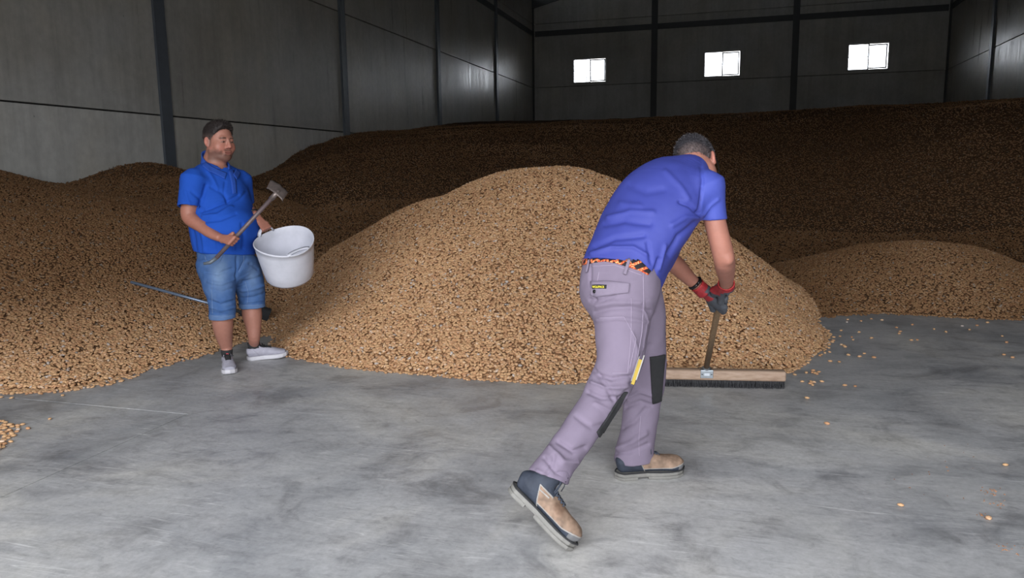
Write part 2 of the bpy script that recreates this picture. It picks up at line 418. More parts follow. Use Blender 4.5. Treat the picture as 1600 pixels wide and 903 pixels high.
HL = rbf([(-9.03, 2, .9), (-9.03, 4, 1.3), (-9.03, 6, 1.45), (-9.03, 7.55, 1.41), (-9.03, 8.44, 1.24), (-9.03, 9.44, 1.46), (-9.03, 10.1, 1.54), (-9.03, 10.74, 1.39), (-9.03, 11.5, 1.0),
          (-9.03, 12.6, .7), (-7.5, 12, .65), (-6, 12, .3), (-4.5, 11, -.1), (-7.5, 10, 1.22), (-7.5, 8.4, 1.02), (-7.5, 6.6, 1.12), (-7.5, 5, 1.02), (-7.3, 3, .5), (-6, 3.9, .42), (-6, 5, .68), (-6, 7, .8), (-6, 9.2, .82),
          (-5, 4.2, .26), (-5, 5.2, .36), (-5, 6.5, .42), (-5, 8.2, .42), (-5, 9.6, .3), (-5.6, 3.38, .05), (-4.9, 3.55, .03), (-4.4, 3.56, 0), (-4.0, 3.62, 0), (-3.93, 4.02, 0), (-3.9, 4.32, 0), (-3.86, 4.6, 0), (-3.83, 4.8, 0), (-3.8, 5.4, .01), (-3.9, 6.4, .05),
          (-3.5, 3.6, -.12), (-3.4, 4.6, -.12), (-3.2, 5.6, -.1), (-3.2, 7, -.15), (-4.4, 3.0, -.16), (-5.8, 2.6, -.16), (-3.8, 9, .02), (-9, 0, .3), (-7, 1.4, -.1), (-3.0, 10.5, -.3), (-4.4, 7.6, .22)])
HB = rbf([(-9.03, 10, .5), (-9.03, 11.5, .98), (-9.03, 12.85, 1.26), (-9.03, 13.62, 1.46), (-9.03, 14.62, 1.83), (-9.03, 16.3, 2.18), (-9.03, 19, 2.45), (-9.03, 22.3, 2.76), (-9.03, 28, 3.2), (-9.03, 34.3, 3.47),
          (-6.5, 9, .35), (-6.5, 11, .92), (-6.5, 13, 1.5), (-6.5, 15, 1.98), (-6.5, 17.5, 2.3), (-6.5, 21, 2.62), (-6, 27, 3.1), (-6, 34.3, 3.45),
          (-4.6, 7.6, .02), (-4.6, 9, .25), (-4.5, 11, .72), (-4.5, 13.5, 1.35), (-4, 16, 2.0), (-4, 20, 2.56), (-4, 26, 3.0),
          (-2, 9, .02), (-2, 11, .42), (-2, 13.5, 1.1), (-2, 16.5, 2.0), (-2, 20, 2.6), (-2, 27, 3.05), (-2, 34.3, 3.5),
          (0, 10.3, 0), (0, 12, .32), (0, 14.5, 1.1), (0, 17, 1.95), (0, 20, 2.6), (0, 26, 3.0), (0, 34.3, 3.58),
          (2.2, 10.6, 0), (2.2, 12.5, .4), (2.2, 15, 1.25), (2.2, 17.5, 2.1), (2.2, 20, 2.68), (2.2, 27, 3.2), (2.1, 34.3, 3.69),
          (4, 10.2, .05), (4.4, 12, .62), (4.6, 14.5, 1.6), (4.7, 17, 2.45), (4.6, 20, 2.72), (5, 27, 3.2), (5, 34.3, 3.66),
          (7.7, 8, .5), (7.7, 10.5, 1.0), (7.7, 14, 1.9), (7.7, 17.5, 2.55), (7.7, 21, 2.9), (7.7, 25.4, 3.2), (7.7, 28, 3.38), (7.7, 33.9, 3.7),
          (-3.3, 7.6, -.2), (0, 8.6, -.3), (2.2, 8.8, -.3), (4.5, 8.2, -.15), (6.2, 7.2, -.1), (7.7, 6.2, 0)])
HC = rbf([(-3.26, 4.77, 0), (-2.9, 4.66, 0), (-2.52, 4.57, 0), (-2.0, 4.51, 0), (-1.54, 4.45, 0), (-.94, 4.57, 0), (-.4, 4.75, 0), (0.0, 4.90, 0), (.34, 5.15, 0), (.53, 5.58, 0), (.69, 6.05, 0), (.73, 6.5, 0), (.7, 7.05, 0), (.66, 7.7, .10),
          (-3.55, 5.2, .0), (-3.8, 5.7, .02), (-4.05, 6.3, .12), (-4.4, 7.1, .24), (-4.7, 8.0, .24),
          (-2.5, 5.5, .44), (-1.9, 5.5, .50), (-1.2, 5.5, .46), (-.5, 5.7, .42), (0.05, 6.0, .30),
          (-2.6, 6.4, .86), (-1.9, 6.4, .94), (-1.2, 6.4, .88), (-.6, 6.6, .68), (0, 6.9, .38), (-3.3, 6.2, .48),
          (-2.38, 7.3, 1.28), (-2.6, 7.25, 1.20), (-2.15, 7.5, 1.32), (-1.85, 7.6, 1.355), (-1.5, 7.55, 1.34), (-1.27, 7.5, 1.28), (-1.02, 7.5, 1.16), (-.72, 7.5, 1.02), (-.4, 7.5, .86), (0, 7.5, .62), (.35, 7.5, .36),
          (-2.78, 7.05, 1.07), (-3.0, 7.0, 1.03), (-3.2, 7.0, .97), (-3.5, 7.0, .82), (-3.85, 7.1, .66), (-4.15, 7.1, .50),
          (-1.9, 8.8, .9), (-1.2, 8.6, .8), (-.4, 8.6, .5), (-2.8, 8.3, .75), (-3.6, 8.2, .4), (-2, 10, .25), (-3.2, 9.6, .1), (.3, 8.7, .20), (-.5, 9.8, .05),
          (-3.1, 4.3, -.2), (-1.5, 4.0, -.22), (0.3, 4.5, -.22), (1.1, 5.5, -.22), (1.3, 7, -.22), (1.2, 8.5, -.1), (-4.2, 5.2, -.15), (-5.0, 7.2, -.1), (-2, 11.5, -.3), (1, 10.5, -.2)])
HR = rbf([(.78, 7.25, 0), (1.1, 7.42, 0), (1.43, 7.50, 0), (1.92, 7.41, 0), (2.42, 7.42, 0), (3.1, 7.35, 0), (4.0, 7.2, .0),
          (1.3, 8.2, .22), (1.9, 8.2, .27), (2.4, 8.2, .26), (1.0, 8.8, .26), (1.28, 9.3, .42), (1.6, 9.35, .47), (1.9, 9.4, .50), (2.2, 9.4, .49), (2.45, 9.35, .465), (2.75, 9.3, .37), (3.05, 9.2, .22), (3.6, 8.8, .12), (3.1, 8.2, .14),
          (.75, 9.3, .22), (.45, 9.3, .17), (.5, 8.3, .1), (1.8, 10.6, .2), (1.2, 10.6, .15), (2.6, 10.5, .1), (.3, 10.3, .03), (1.9, 11.6, -.1), (.2, 7.4, .0), (1.5, 6.8, -.18), (3, 6.6, -.18), (4.6, 6.6, -.1), (-.3, 9, -.1), (4.6, 9, -.05)])
def eL(x, y): return HL(x, y) + .035*fbm(x, y, 1.1) + .012*fbm(x, y, 6)
def eB(x, y): return HB(x, y) + .07*fbm(x+7, y, .7) + .02*fbm(x, y, 3)
def eC(x, y): return HC(x, y) + .02*fbm(x+3, y, 1.5) + .010*fbm(x, y, 7)
def eR(x, y): return HR(x, y) + .02*fbm(x+9, y, 1.6) + .008*fbm(x, y, 7)
HEAPS = dict(L=eL, B=eB, C=eC, R=eR)
def htop(x, y): return np.maximum.reduce([f(x, y) for f in HEAPS.values()])

def almond_mesh(name, L=.0158, W=.0112, T=.0074, seg=8, rings=5):
    v = [(-L, 0, 0)]
    for i in range(1, rings+1):
        s = i/(rings+1); x = -L+2*L*s; p = (math.sin(math.pi*s)**.72)*(1-.28*(s-.35))
        for j in range(seg):
            a = 2*math.pi*j/seg; v.append((x, W*p*math.cos(a), T*p*math.sin(a)*(1.0 if math.sin(a) > 0 else .92)))
    v.append((L, 0, 0)); f = []
    for j in range(seg): f.append((0, 1+(j+1) % seg, 1+j))
    for i in range(rings-1):
        for j in range(seg): f.append((1+i*seg+j, 1+i*seg+(j+1) % seg, 1+(i+1)*seg+(j+1) % seg, 1+(i+1)*seg+j))
    e = 1+rings*seg
    for j in range(seg): f.append((e-seg+j, e-seg+(j+1) % seg, e))
    me = bpy.data.meshes.new(name); me.from_pydata(v, [], f); me.materials.append(M['nut'])
    me.polygons.foreach_set('use_smooth', np.ones(len(me.polygons), bool)); me.update(); return me
NUT = almond_mesh('almond')

# loose almonds on the floor, each a thing of its own; the first one also serves as the shape the heaps repeat
def put_almond(px, py, group, label, first=[None]):
    p = on_floor(px, py)
    if first[0] is None: o = bpy.data.objects.new('almond', NUT); first[0] = o
    else: o = first[0].copy()
    COL.objects.link(o)
    o.location = (p[0], p[1], .0066); o.rotation_euler = (random.uniform(-.15, .15), random.uniform(-.1, .1), random.uniform(0, 6.28))
    s = random.uniform(.9, 1.12); o.scale = (s, s*random.uniform(.9, 1.1), s)
    return tag(o, label, 'almond', group), first[0]
_, NUTO = put_almond(1571, 728, None, 'single almond lying alone on the floor at the far right')
NUTO.rotation_euler = (0, 0, .3)
for px, py, lab in ((1407, 791, 'single pale almond alone on the floor at the lower right'), (1292, 663, 'single almond on bare floor right of the broom'),
                    (1261, 623, 'almond on the floor just below the right end of the broom'), (78, 656, 'single almond on the floor beyond the small spill at the left edge'),
                    (98, 619, 'almond lying on the floor just in front of the left heap tip'), (437, 544, 'single pale almond on the floor between the standing man and the middle heap')):
    put_almond(px, py, None, lab)
G1 = 'loose almonds on the floor between the broom and the right-hand heap'
for px, py in ((1254,597),(1266,600),(1270,602),(1273,598),(1284,597),(1268,597),(1238,583),(1232,584),(1241,586),(1259,584),(1271,581),(1274,584),(1276,586),(1280,583),(1270,584),(1320,604),(1337,605),(1297,566),(1311,567),(1326,556),(1350,554),(1366,559),(1315,540),(1320,543),(1312,526),(1330,528),(1343,519),(1362,529),(1332,532),(1315,517),(1319,541),(1343,559),(1424,532),(1434,532),(1406,518),(1405,522),(1460,515),(1479,520),(1503,510),(1515,516),(1527,510),(1544,505),(1565,527),(1573,535),(1568,556),(1582,559),(1426,508),(1346,503),(1325,500),(1361,499),(1378,501),(1401,512),(1324,505),(1288,552),(1301,536),(1303,528),(1296,552),(1545,812)):
    put_almond(px+random.uniform(-1, 1), py+random.uniform(-1, 1), G1, 'loose almond scattered on the floor near the right-hand heap')
G2 = 'loose almonds on the floor beside the tip of the left heap'
for px, py in ((27,610),(33,615),(40,606),(48,607),(18,623),(1,622),(72,610),(83,609),(59,604),(36,607),(10,612)):
    put_almond(px, py, G2, 'loose almond on the floor beside the tip of the left heap')
G3 = 'almonds of the small spill at the left edge of the floor'
spill = []
for _ in range(900):
    px, py = random.uniform(-60, 47), random.uniform(657, 712)
    if px > 8 and (py-657)/55 < (px-8)/60*.25: continue
    if py > 708-(px+5)*.75: continue
    dens = 1 if px < 28 else .35
    if py < 672 and random.random() > .45: continue
    p = on_floor(px, py)
    near = [q for q in spill if (q[0]-p[0])**2+(q[1]-p[1])**2 < .021**2]
    lvl = 0
    if near:
        if px > 20 or random.random() > .30 or max(q[2] for q in near) > 0: continue
        lvl = 1
    if random.random() > dens: continue
    spill.append((p[0], p[1], lvl)); o, _ = put_almond(px, py, G3, 'almond of the small spill on the floor at the left edge')
    if lvl: o.location.z = .0175; o.rotation_euler.x = random.uniform(-.4, .4)
    if len(spill) > 150: break

def gn_instances(obj, nut_obj):
    ng = bpy.data.node_groups.new('scatter_almonds', 'GeometryNodeTree')
    ng.interface.new_socket('Geometry', in_out='INPUT', socket_type='NodeSocketGeometry')
    ng.interface.new_socket('Geometry', in_out='OUTPUT', socket_type='NodeSocketGeometry')
    N = ng.nodes.new; gi = N('NodeGroupInput'); go = N('NodeGroupOutput')
    a = N('GeometryNodeInputNamedAttribute'); a.data_type = 'BOOLEAN'; a.inputs['Name'].default_value = 'nut'
    sg = N('GeometryNodeSeparateGeometry'); sg.domain = 'POINT'
    ro = N('GeometryNodeInputNamedAttribute'); ro.data_type = 'FLOAT_VECTOR'; ro.inputs['Name'].default_value = 'rot'
    sc = N('GeometryNodeInputNamedAttribute'); sc.data_type = 'FLOAT_VECTOR'; sc.inputs['Name'].default_value = 'scl'
    oi = N('GeometryNodeObjectInfo'); oi.inputs['Object'].default_value = nut_obj; oi.transform_space = 'ORIGINAL'; oi.inputs['As Instance'].default_value = True
    e2r = N('FunctionNodeEulerToRotation'); ip = N('GeometryNodeInstanceOnPoints'); jn = N('GeometryNodeJoinGeometry')
    L = ng.links.new
    L(gi.outputs[0], sg.inputs['Geometry']); L(a.outputs['Attribute'], sg.inputs['Selection'])
    L(sg.outputs['Selection'], ip.inputs['Points']); L(oi.outputs['Geometry'], ip.inputs['Instance'])
    L(ro.outputs['Attribute'], e2r.inputs[0]); L(e2r.outputs[0], ip.inputs['Rotation']); L(sc.outputs['Attribute'], ip.inputs['Scale'])
    L(sg.outputs['Inverted'], jn.inputs[0]); L(ip.outputs[0], jn.inputs[0]); L(jn.outputs[0], go.inputs[0])
    md = obj.modifiers.new('almonds', 'NODES'); md.node_group = ng

def make_heap(key, x0, x1, y0, y1, step, mat, name, label, tintf):
    f = HEAPS[key]; others = [g for k, g in HEAPS.items() if k != key]
    nx = int((x1-x0)/step)+1; ny = int((y1-y0)/step)+1
    xs = np.linspace(x0, x1, nx); ys = np.linspace(y0, y1, ny); X, Y = np.meshgrid(xs, ys, indexing='ij')
    Z = f(X, Y); O = np.maximum.reduce([g(X, Y) for g in others])
    ok = (Z > -.05) & (Z > O-.12)
    cell = ok[:-1, :-1] & ok[1:, :-1] & ok[:-1, 1:] & ok[1:, 1:]
    idx = np.arange(nx*ny).reshape(nx, ny)
    q = np.stack([idx[:-1, :-1], idx[1:, :-1], idx[1:, 1:], idx[:-1, 1:]], -1)[cell]
    used = np.unique(q); remap = -np.ones(nx*ny, int); remap[used] = np.arange(len(used))
    V = np.stack([X, Y, np.maximum(Z, -.03)-.006], -1).reshape(-1, 3)[used]; Q = remap[q]
    # scattering
    def sample(n_per, dmin, dmax):
        area = (x1-x0)*(y1-y0); n = int(area*n_per)
        x = RNG.uniform(x0, x1, n); y = RNG.uniform(y0, y1, n)
        d = np.hypot(x, y); m = (d >= dmin) & (d < dmax)
        dx, dy = x, y
        zc = dx*FW[0]+dy*FW[1]; xc = dx*RT[0]+dy*RT[1]
        inview = (np.abs(xc) < zc*.72+1.3) & (y > 1)
        m &= inview | (RNG.random(n) < .05)
        x, y = x[m], y[m]
        z = f(x, y); o = np.maximum.reduce([g(x, y) for g in others])
        # a ragged one-almond-thick margin on the floor
        edge = (z > -.016) & (z <= 0) & (RNG.random(len(x)) < (.55+z*25).clip(0, 1)*.75)
        m = ((z > 0) | edge) & (z >= o-.012)
        return x[m], y[m], z[m]
    bands = [(3900, 0, 7.2, 1.0), (2900, 7.2, 9.5, 1.03), (1500, 9.5, 12.5, 1.1), (560, 12.5, 16, 1.0), (300, 16, 19, 1.0), (140, 19, 23, 1.0)]
    xs_, ys_, zs_, ss_ = [], [], [], []
    for dens, a, b, s in bands:
        x, y, z = sample(dens, a, b); xs_.append(x); ys_.append(y); zs_.append(z); ss_.append(np.full(len(x), s))
    x = np.concatenate(xs_); y = np.concatenate(ys_); z = np.concatenate(zs_); s = np.concatenate(ss_)
    n = len(x); e = .03
    gx = (f(x+e, y)-f(x-e, y))/(2*e); gy = (f(x, y+e)-f(x, y-e))/(2*e)
    flat = z < .012; gx[flat] = 0; gy[flat] = 0
    nx_, ny_, nz_ = -gx, -gy, np.ones(n)
    tl = np.where(flat, .12, .42); nx_ += RNG.normal(0, 1, n)*tl; ny_ += RNG.normal(0, 1, n)*tl
    l = np.sqrt(nx_**2+ny_**2+1); N = np.stack([nx_/l, ny_/l, nz_/l], -1)
    yaw = RNG.uniform(0, 2*math.pi, n); A = np.stack([np.cos(yaw), np.sin(yaw), np.zeros(n)], -1)
    A -= N*(A*N).sum(-1, keepdims=True); A /= np.linalg.norm(A, axis=-1, keepdims=True); B = np.cross(N, A)
    # columns A,B,N -> euler XYZ
    ey = np.arcsin(np.clip(-A[:, 2], -1, 1)); ex = np.arctan2(B[:, 2], N[:, 2]); ez = np.arctan2(A[:, 1], A[:, 0])
    pz = np.where(flat, .0066, z+.002+RNG.uniform(-.004, .009, n))
    P = np.stack([x, y, pz], -1)
    me = bpy.data.meshes.new(name)
    nv = len(V); allv = np.concatenate([V, P]).astype(np.float32)
    me.vertices.add(len(allv)); me.vertices.foreach_set('co', allv.ravel())
    me.loops.add(Q.size); me.loops.foreach_set('vertex_index', Q.astype(np.int32).ravel())
    me.polygons.add(len(Q)); me.polygons.foreach_set('loop_start', np.arange(0, Q.size, 4, dtype=np.int32)); me.update(calc_edges=True)
    me.polygons.foreach_set('use_smooth', np.ones(len(Q), bool))
    at_ = me.attributes.new('nut', 'BOOLEAN', 'POINT'); at_.data.foreach_set('value', np.r_[np.zeros(nv, bool), np.ones(n, bool)])
    at_ = me.attributes.new('rot', 'FLOAT_VECTOR', 'POINT'); at_.data.foreach_set('vector', np.concatenate([np.zeros((nv, 3)), np.stack([ex, ey, ez], -1)]).astype(np.float32).ravel())
    sv = np.stack([s*RNG.uniform(.82, 1.18, n), s*RNG.uniform(.8, 1.12, n), s*RNG.uniform(.85, 1.15, n)], -1)
    at_ = me.attributes.new('scl', 'FLOAT_VECTOR', 'POINT'); at_.data.foreach_set('vector', np.concatenate([np.ones((nv, 3)), sv]).astype(np.float32).ravel())
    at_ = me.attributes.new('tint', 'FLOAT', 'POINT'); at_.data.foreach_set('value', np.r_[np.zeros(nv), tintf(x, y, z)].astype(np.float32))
    me.materials.append(mat)
    o = bpy.data.objects.new(name, me); COL.objects.link(o); tag(o, label, 'almond heap', None, 'stuff')
    gn_instances(o, NUTO); print(name, 'almonds', n, 'quads', len(Q)); return o

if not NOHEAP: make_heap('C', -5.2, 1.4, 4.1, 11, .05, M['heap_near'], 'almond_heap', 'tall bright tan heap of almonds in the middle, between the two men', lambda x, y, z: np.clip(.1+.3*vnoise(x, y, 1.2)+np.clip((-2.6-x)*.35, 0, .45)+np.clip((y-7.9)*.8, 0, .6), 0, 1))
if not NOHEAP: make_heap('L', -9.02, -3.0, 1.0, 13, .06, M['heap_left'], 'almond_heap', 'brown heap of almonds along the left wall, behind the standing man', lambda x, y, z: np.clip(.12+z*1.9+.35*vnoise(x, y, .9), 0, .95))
if not NOHEAP: make_heap('R', -.2, 5, 6.4, 12, .06, M['heap_left'], 'almond_heap', 'low rounded almond heap on the right beyond the bare floor', lambda x, y, z: np.clip(.85+.35*vnoise(x, y, 1.5), 0, 1))
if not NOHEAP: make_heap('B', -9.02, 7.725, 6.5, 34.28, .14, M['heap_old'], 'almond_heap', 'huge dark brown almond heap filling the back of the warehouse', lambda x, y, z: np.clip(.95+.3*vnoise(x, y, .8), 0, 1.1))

fv, ff = [], []; fr_ = np.random.default_rng(21)
for cx, cy, n_, sp in ((1550, 768, 26, 9), (1556, 787, 18, 9), (1534, 808, 10, 7), (1574, 858, 16, 12), (1480, 722, 10, 30), (1440, 760, 8, 40)):
    for _ in range(n_):
        p = on_floor(cx+fr_.normal(0, sp), cy+fr_.normal(0, sp*.45)); s = fr_.uniform(.002, .007); a = fr_.uniform(0, 6.28)
        u_ = np.array([math.cos(a), math.sin(a), 0])*s; w_ = np.array([-math.sin(a), math.cos(a), 0])*s*.5; k = len(fv)
        fv += [p-u_, p+w_+np.array([0, 0, .001]), p+u_, p-w_, p+np.array([0, 0, s*.45+.001])]; ff += [(k, k+3, k+4), (k+3, k+2, k+4), (k+2, k+1, k+4), (k+1, k, k+4)]
fo = mesh_obj('shell_fragments', fv, ff, simple('dry_hull', srgb(150, 108, 78), .8, 0, .35, 300))
tag(fo, 'brown crushed shell fragments on the floor at the far right', 'shell fragments', None, 'stuff')

# ================================================================ organic modelling: distance field -> mesh
def _sm(a, b, k):
    if k <= 0: return np.minimum(a, b)
    h = np.maximum(k-np.abs(a-b), 0)/k
    return np.minimum(a, b)-h*h*k*.25
class Cap:
    def __init__(s, a, b, ra, rb=None):
        s.a = np.array(a, float); s.b = np.array(b, float); s.ra = ra; s.rb = ra if rb is None else rb
        r = max(s.ra, s.rb); s.lo = np.minimum(s.a, s.b)-r; s.hi = np.maximum(s.a, s.b)+r
    def __call__(s, x, y, z):
        d = s.b-s.a; L = max(d @ d, 1e-12)
        t = np.clip(((x-s.a[0])*d[0]+(y-s.a[1])*d[1]+(z-s.a[2])*d[2])/L, 0, 1)
        return np.sqrt((x-s.a[0]-t*d[0])**2+(y-s.a[1]-t*d[1])**2+(z-s.a[2]-t*d[2])**2)-(s.ra+(s.rb-s.ra)*t)
class Ell:
    """ellipsoid; R rows are its axes"""
    def __init__(s, c, r, R=None):
        s.c = np.array(c, float); s.r = np.array(r, float); s.R = np.eye(3) if R is None else np.array([unit(q) for q in R])
        m = s.r.max(); s.lo = s.c-m; s.hi = s.c+m
    def __call__(s, x, y, z):
        X, Y, Z = x-s.c[0], y-s.c[1], z-s.c[2]; k0 = 0; k1 = 0
        for i in range(3):
            q = X*s.R[i][0]+Y*s.R[i][1]+Z*s.R[i][2]; k0 = k0+(q/s.r[i])**2; k1 = k1+(q/s.r[i]**2)**2
        k0 = np.sqrt(k0); k1 = np.sqrt(k1)+1e-9
        return k0*(k0-1)/k1
class Box:
    def __init__(s, c, h, R=None, rd=.004):
        s.c = np.array(c, float); s.h = np.array(h, float)-rd; s.rd = rd; s.R = np.eye(3) if R is None else np.array([unit(q) for q in R])
        m = np.linalg.norm(h)+rd; s.lo = s.c-m; s.hi = s.c+m
    def __call__(s, x, y, z):
        X, Y, Z = x-s.c[0], y-s.c[1], z-s.c[2]; o = 0; mx = None
        for i in range(3):
            q = np.abs(X*s.R[i][0]+Y*s.R[i][1]+Z*s.R[i][2])-s.h[i]; o = o+np.maximum(q, 0)**2
            mx = q if mx is None else np.maximum(mx, q)
        return np.sqrt(o)+np.minimum(mx, 0)-s.rd
class Loft:
    """rings: (centre, ra, rb, dirA[, sup]) swept with elliptical sections, Catmull-Rom between rings; k blends pieces"""
    def __init__(s, rings, sub=5, cap=.6):
        C = np.array([r[0] for r in rings], float); ra = np.array([r[1] for r in rings]); rb = np.array([r[2] for r in rings]); A = np.array([unit(r[3]) for r in rings])
        n = len(rings)
        def cr(Q, i, t):
            p0 = Q[max(i-1, 0)]; p1 = Q[i]; p2 = Q[i+1]; p3 = Q[min(i+2, n-1)]
            return .5*((2*p1)+(-p0+p2)*t+(2*p0-5*p1+4*p2-p3)*t*t+(-p0+3*p1-3*p2+p3)*t**3)
        P = []
        for i in range(n-1):
            for t in np.arange(sub)/sub: P.append((cr(C, i, t), float(cr(ra, i, t)), float(cr(rb, i, t)), unit(cr(A, i, t))))
        P.append((C[-1], ra[-1], rb[-1], A[-1])); s.P = P; s.cap = cap
        R = max(ra.max(), rb.max()); cc = np.array([p[0] for p in P]); s.lo = cc.min(0)-R; s.hi = cc.max(0)+R
    def __call__(s, x, y, z):
        out = None; P = s.P
        for i in range(len(P)-1):
            (c0, a0, b0, A0), (c1, a1, b1, A1) = P[i], P[i+1]; d = c1-c0; L = np.linalg.norm(d)+1e-9; T = d/L
            A = A0+A1; A = unit(A-T*(A @ T)); B = np.cross(T, A)
            X, Y, Z = x-c0[0], y-c0[1], z-c0[2]
            h = X*T[0]+Y*T[1]+Z*T[2]; t = np.clip(h/L, 0, 1); h = h-t*L
            va = X*A[0]+Y*A[1]+Z*A[2]; vb = X*B[0]+Y*B[1]+Z*B[2]
            ra = a0+(a1-a0)*t; rb = b0+(b1-b0)*t; rc = np.minimum(ra, rb)*s.cap
            k0 = np.sqrt((va/ra)**2+(vb/rb)**2+(h/rc)**2); k1 = np.sqrt((va/ra**2)**2+(vb/rb**2)**2+(h/rc**2)**2)+1e-9
            q = k0*(k0-1)/k1
            out = q if out is None else np.minimum(out, q)
        return out
class Half:
    """half space: inside where (p-c).n < 0"""
    def __init__(s, c, n): s.c = np.array(c, float); s.n = unit(n)
    def __call__(s, x, y, z): return (x-s.c[0])*s.n[0]+(y-s.c[1])*s.n[1]+(z-s.c[2])*s.n[2]

class Field:
    def __init__(s, ops, res, lo=None, hi=None, margin=.03):
        """ops: list of (mode, prim, k); mode '+', '-', '&' """
        pr = [o for o in ops if o[0] == '+']
        L = np.min([o[1].lo for o in pr], 0)-margin; H = np.max([o[1].hi for o in pr], 0)+margin
        if lo is not None: L = np.maximum(L, lo)
        if hi is not None: H = np.minimum(H, hi)
        s.o = L; s.res = res; n = np.ceil((H-L)/res).astype(int)+1; s.n = n
        s.F = np.full(n, margin, np.float32)
        for mode, p, k in ops: s.apply(mode, p, k, margin)
    def ax(s, i0, i1):
        a = [(s.o[d]+np.arange(i0[d], i1[d])*s.res).astype(np.float32) for d in range(3)]
        return a[0][:, None, None], a[1][None, :, None], a[2][None, None, :]
    def apply(s, mode, p, k=0, margin=.03):
        if hasattr(p, 'lo') and mode != '&':
            mg = max(margin, k)
            i0 = np.clip(np.floor((p.lo-mg-s.o)/s.res).astype(int), 0, s.n); i1 = np.clip(np.ceil((p.hi+mg-s.o)/s.res).astype(int)+1, 0, s.n)
        else: i0 = np.zeros(3, int); i1 = s.n
        if (i1 <= i0).any(): return s
        sl = tuple(slice(a, b) for a, b in zip(i0, i1)); d = p(*s.ax(i0, i1)).astype(np.float32); G = s.F[sl]
        if mode == '+': s.F[sl] = _sm(G, d, k)
        elif mode == '-': s.F[sl] = -_sm(-G, d, k)
        elif mode == '&': s.F[sl] = -_sm(-G, -d, k)
        return s
    def mesh(s):
        F = s.F; ins = F < 0; n = s.n
        c = np.zeros(n-1, np.int8)
        for dx in (0, 1):
            for dy in (0, 1):
                for dz in (0, 1): c += ins[dx:n[0]-1+dx, dy:n[1]-1+dy, dz:n[2]-1+dz]
        act = (c > 0) & (c < 8); I = np.argwhere(act); idx = -np.ones(act.shape, np.int32); idx[act] = np.arange(len(I))
        S = np.zeros((len(I), 3)); W = np.zeros(len(I))
        cor = [(a, b, d) for a in (0, 1) for b in (0, 1) for d in (0, 1)]
        val = {q: F[I[:, 0]+q[0], I[:, 1]+q[1], I[:, 2]+q[2]].astype(float) for q in cor}
        for q in cor:
            for ax in range(3):
                if q[ax]: continue
                r = list(q); r[ax] = 1; r = tuple(r); a, b = val[q], val[r]; m = (a < 0) != (b < 0)
                t = np.where(m, a/np.where(m, a-b, 1), 0); p = np.zeros((len(I), 3)); p[:] = q; p[:, ax] = t
                S += p*m[:, None]; W += m
        V = s.o+(I+S/W[:, None])*s.res
        faces = []
        for ax in range(3):
            u, v = [(1, 2), (2, 0), (0, 1)][ax]
            sl0 = [slice(1, -1)]*3; sl0[ax] = slice(0, -1); sl1 = list(sl0); sl1[ax] = slice(1, None)
            a = ins[tuple(sl0)]; b = ins[tuple(sl1)]; E = np.argwhere(a != b)
            if not len(E): continue
            fl = a[tuple(E.T)]
            base = E.copy(); 
            for d in range(3):
                if d != ax: base[:, d] += 1
            def cell(du, dv):
                q = base.copy(); q[:, u] -= du; q[:, v] -= dv; return idx[q[:, 0], q[:, 1], q[:, 2]]
            q = np.stack([cell(1, 1), cell(0, 1), cell(0, 0), cell(1, 0)], -1)
            q[~fl] = q[~fl][:, ::-1]; faces.append(q)
        Q = np.concatenate(faces); Q = Q[(Q >= 0).all(1)]
        return V, Q

def vnormals(V, Q):
    n = np.cross(V[Q[:, 2]]-V[Q[:, 0]], V[Q[:, 3]]-V[Q[:, 1]]); N = np.zeros_like(V)
    for k in range(4): np.add.at(N, Q[:, k], n)
    return N/(np.linalg.norm(N, axis=1, keepdims=True)+1e-12)
def lap(V, Q, it=1, f=.5):
    e = np.concatenate([Q[:, [0, 1]], Q[:, [1, 2]], Q[:, [2, 3]], Q[:, [3, 0]]]); n = np.bincount(e.ravel(), minlength=len(V))[:, None]
    for _ in range(it):
        S = np.zeros_like(V); np.add.at(S, e[:, 0], V[e[:, 1]]); np.add.at(S, e[:, 1], V[e[:, 0]]); V = V+(S/np.maximum(n, 1)-V)*f
    return V
def n3(P, s, seed=0):
    """smooth 3-D value noise in [-.5,.5]"""
    x, y, z = (np.asarray(P)*s+seed*17.3+100).T; xi, yi, zi = [np.floor(a).astype(int) for a in (x, y, z)]
    fx, fy, fz = [(a-b) for a, b in ((x, xi), (y, yi), (z, zi))]; fx, fy, fz = [f*f*(3-2*f) for f in (fx, fy, fz)]
    out = 0
    for a, wa in ((0, 1-fx), (1, fx)):
        for b, wb_ in ((0, 1-fy), (1, fy)):
            for c, wc in ((0, 1-fz), (1, fz)): out = out+wa*wb_*wc*_G[(xi+a+37*(zi+c)) % 64, (yi+b+11*(zi+c)) % 64]
    return out-.5
def seg_dist(px, py, pts):
    d = np.full(len(px), 1e9)
    for (x0, y0), (x1, y1) in zip(pts[:-1], pts[1:]):
        ux, uy = x1-x0, y1-y0; t = np.clip(((px-x0)*ux+(py-y0)*uy)/(ux*ux+uy*uy), 0, 1)
        d = np.minimum(d, np.hypot(px-x0-t*ux, py-y0-t*uy))
    return d
def folds(V, N, defs, toward=True):
    """cloth creases: each (polyline in photograph pixels, width px, depth mm) moves the skin that faces the viewer's side along its normal"""
    px, py, z = project(V); vd = unit_rows(CAMP-V); fc = (N*vd).sum(1); w = np.clip(fc*2.5, 0, 1)
    off = np.zeros(len(V))
    for pts, wd, dep in defs:
        d = seg_dist(px, py, pts); off += dep*.0015*np.exp(-(d/wd)**2)
    return V+N*(off*w)[:, None]
def unit_rows(A): return A/(np.linalg.norm(A, axis=1, keepdims=True)+1e-12)
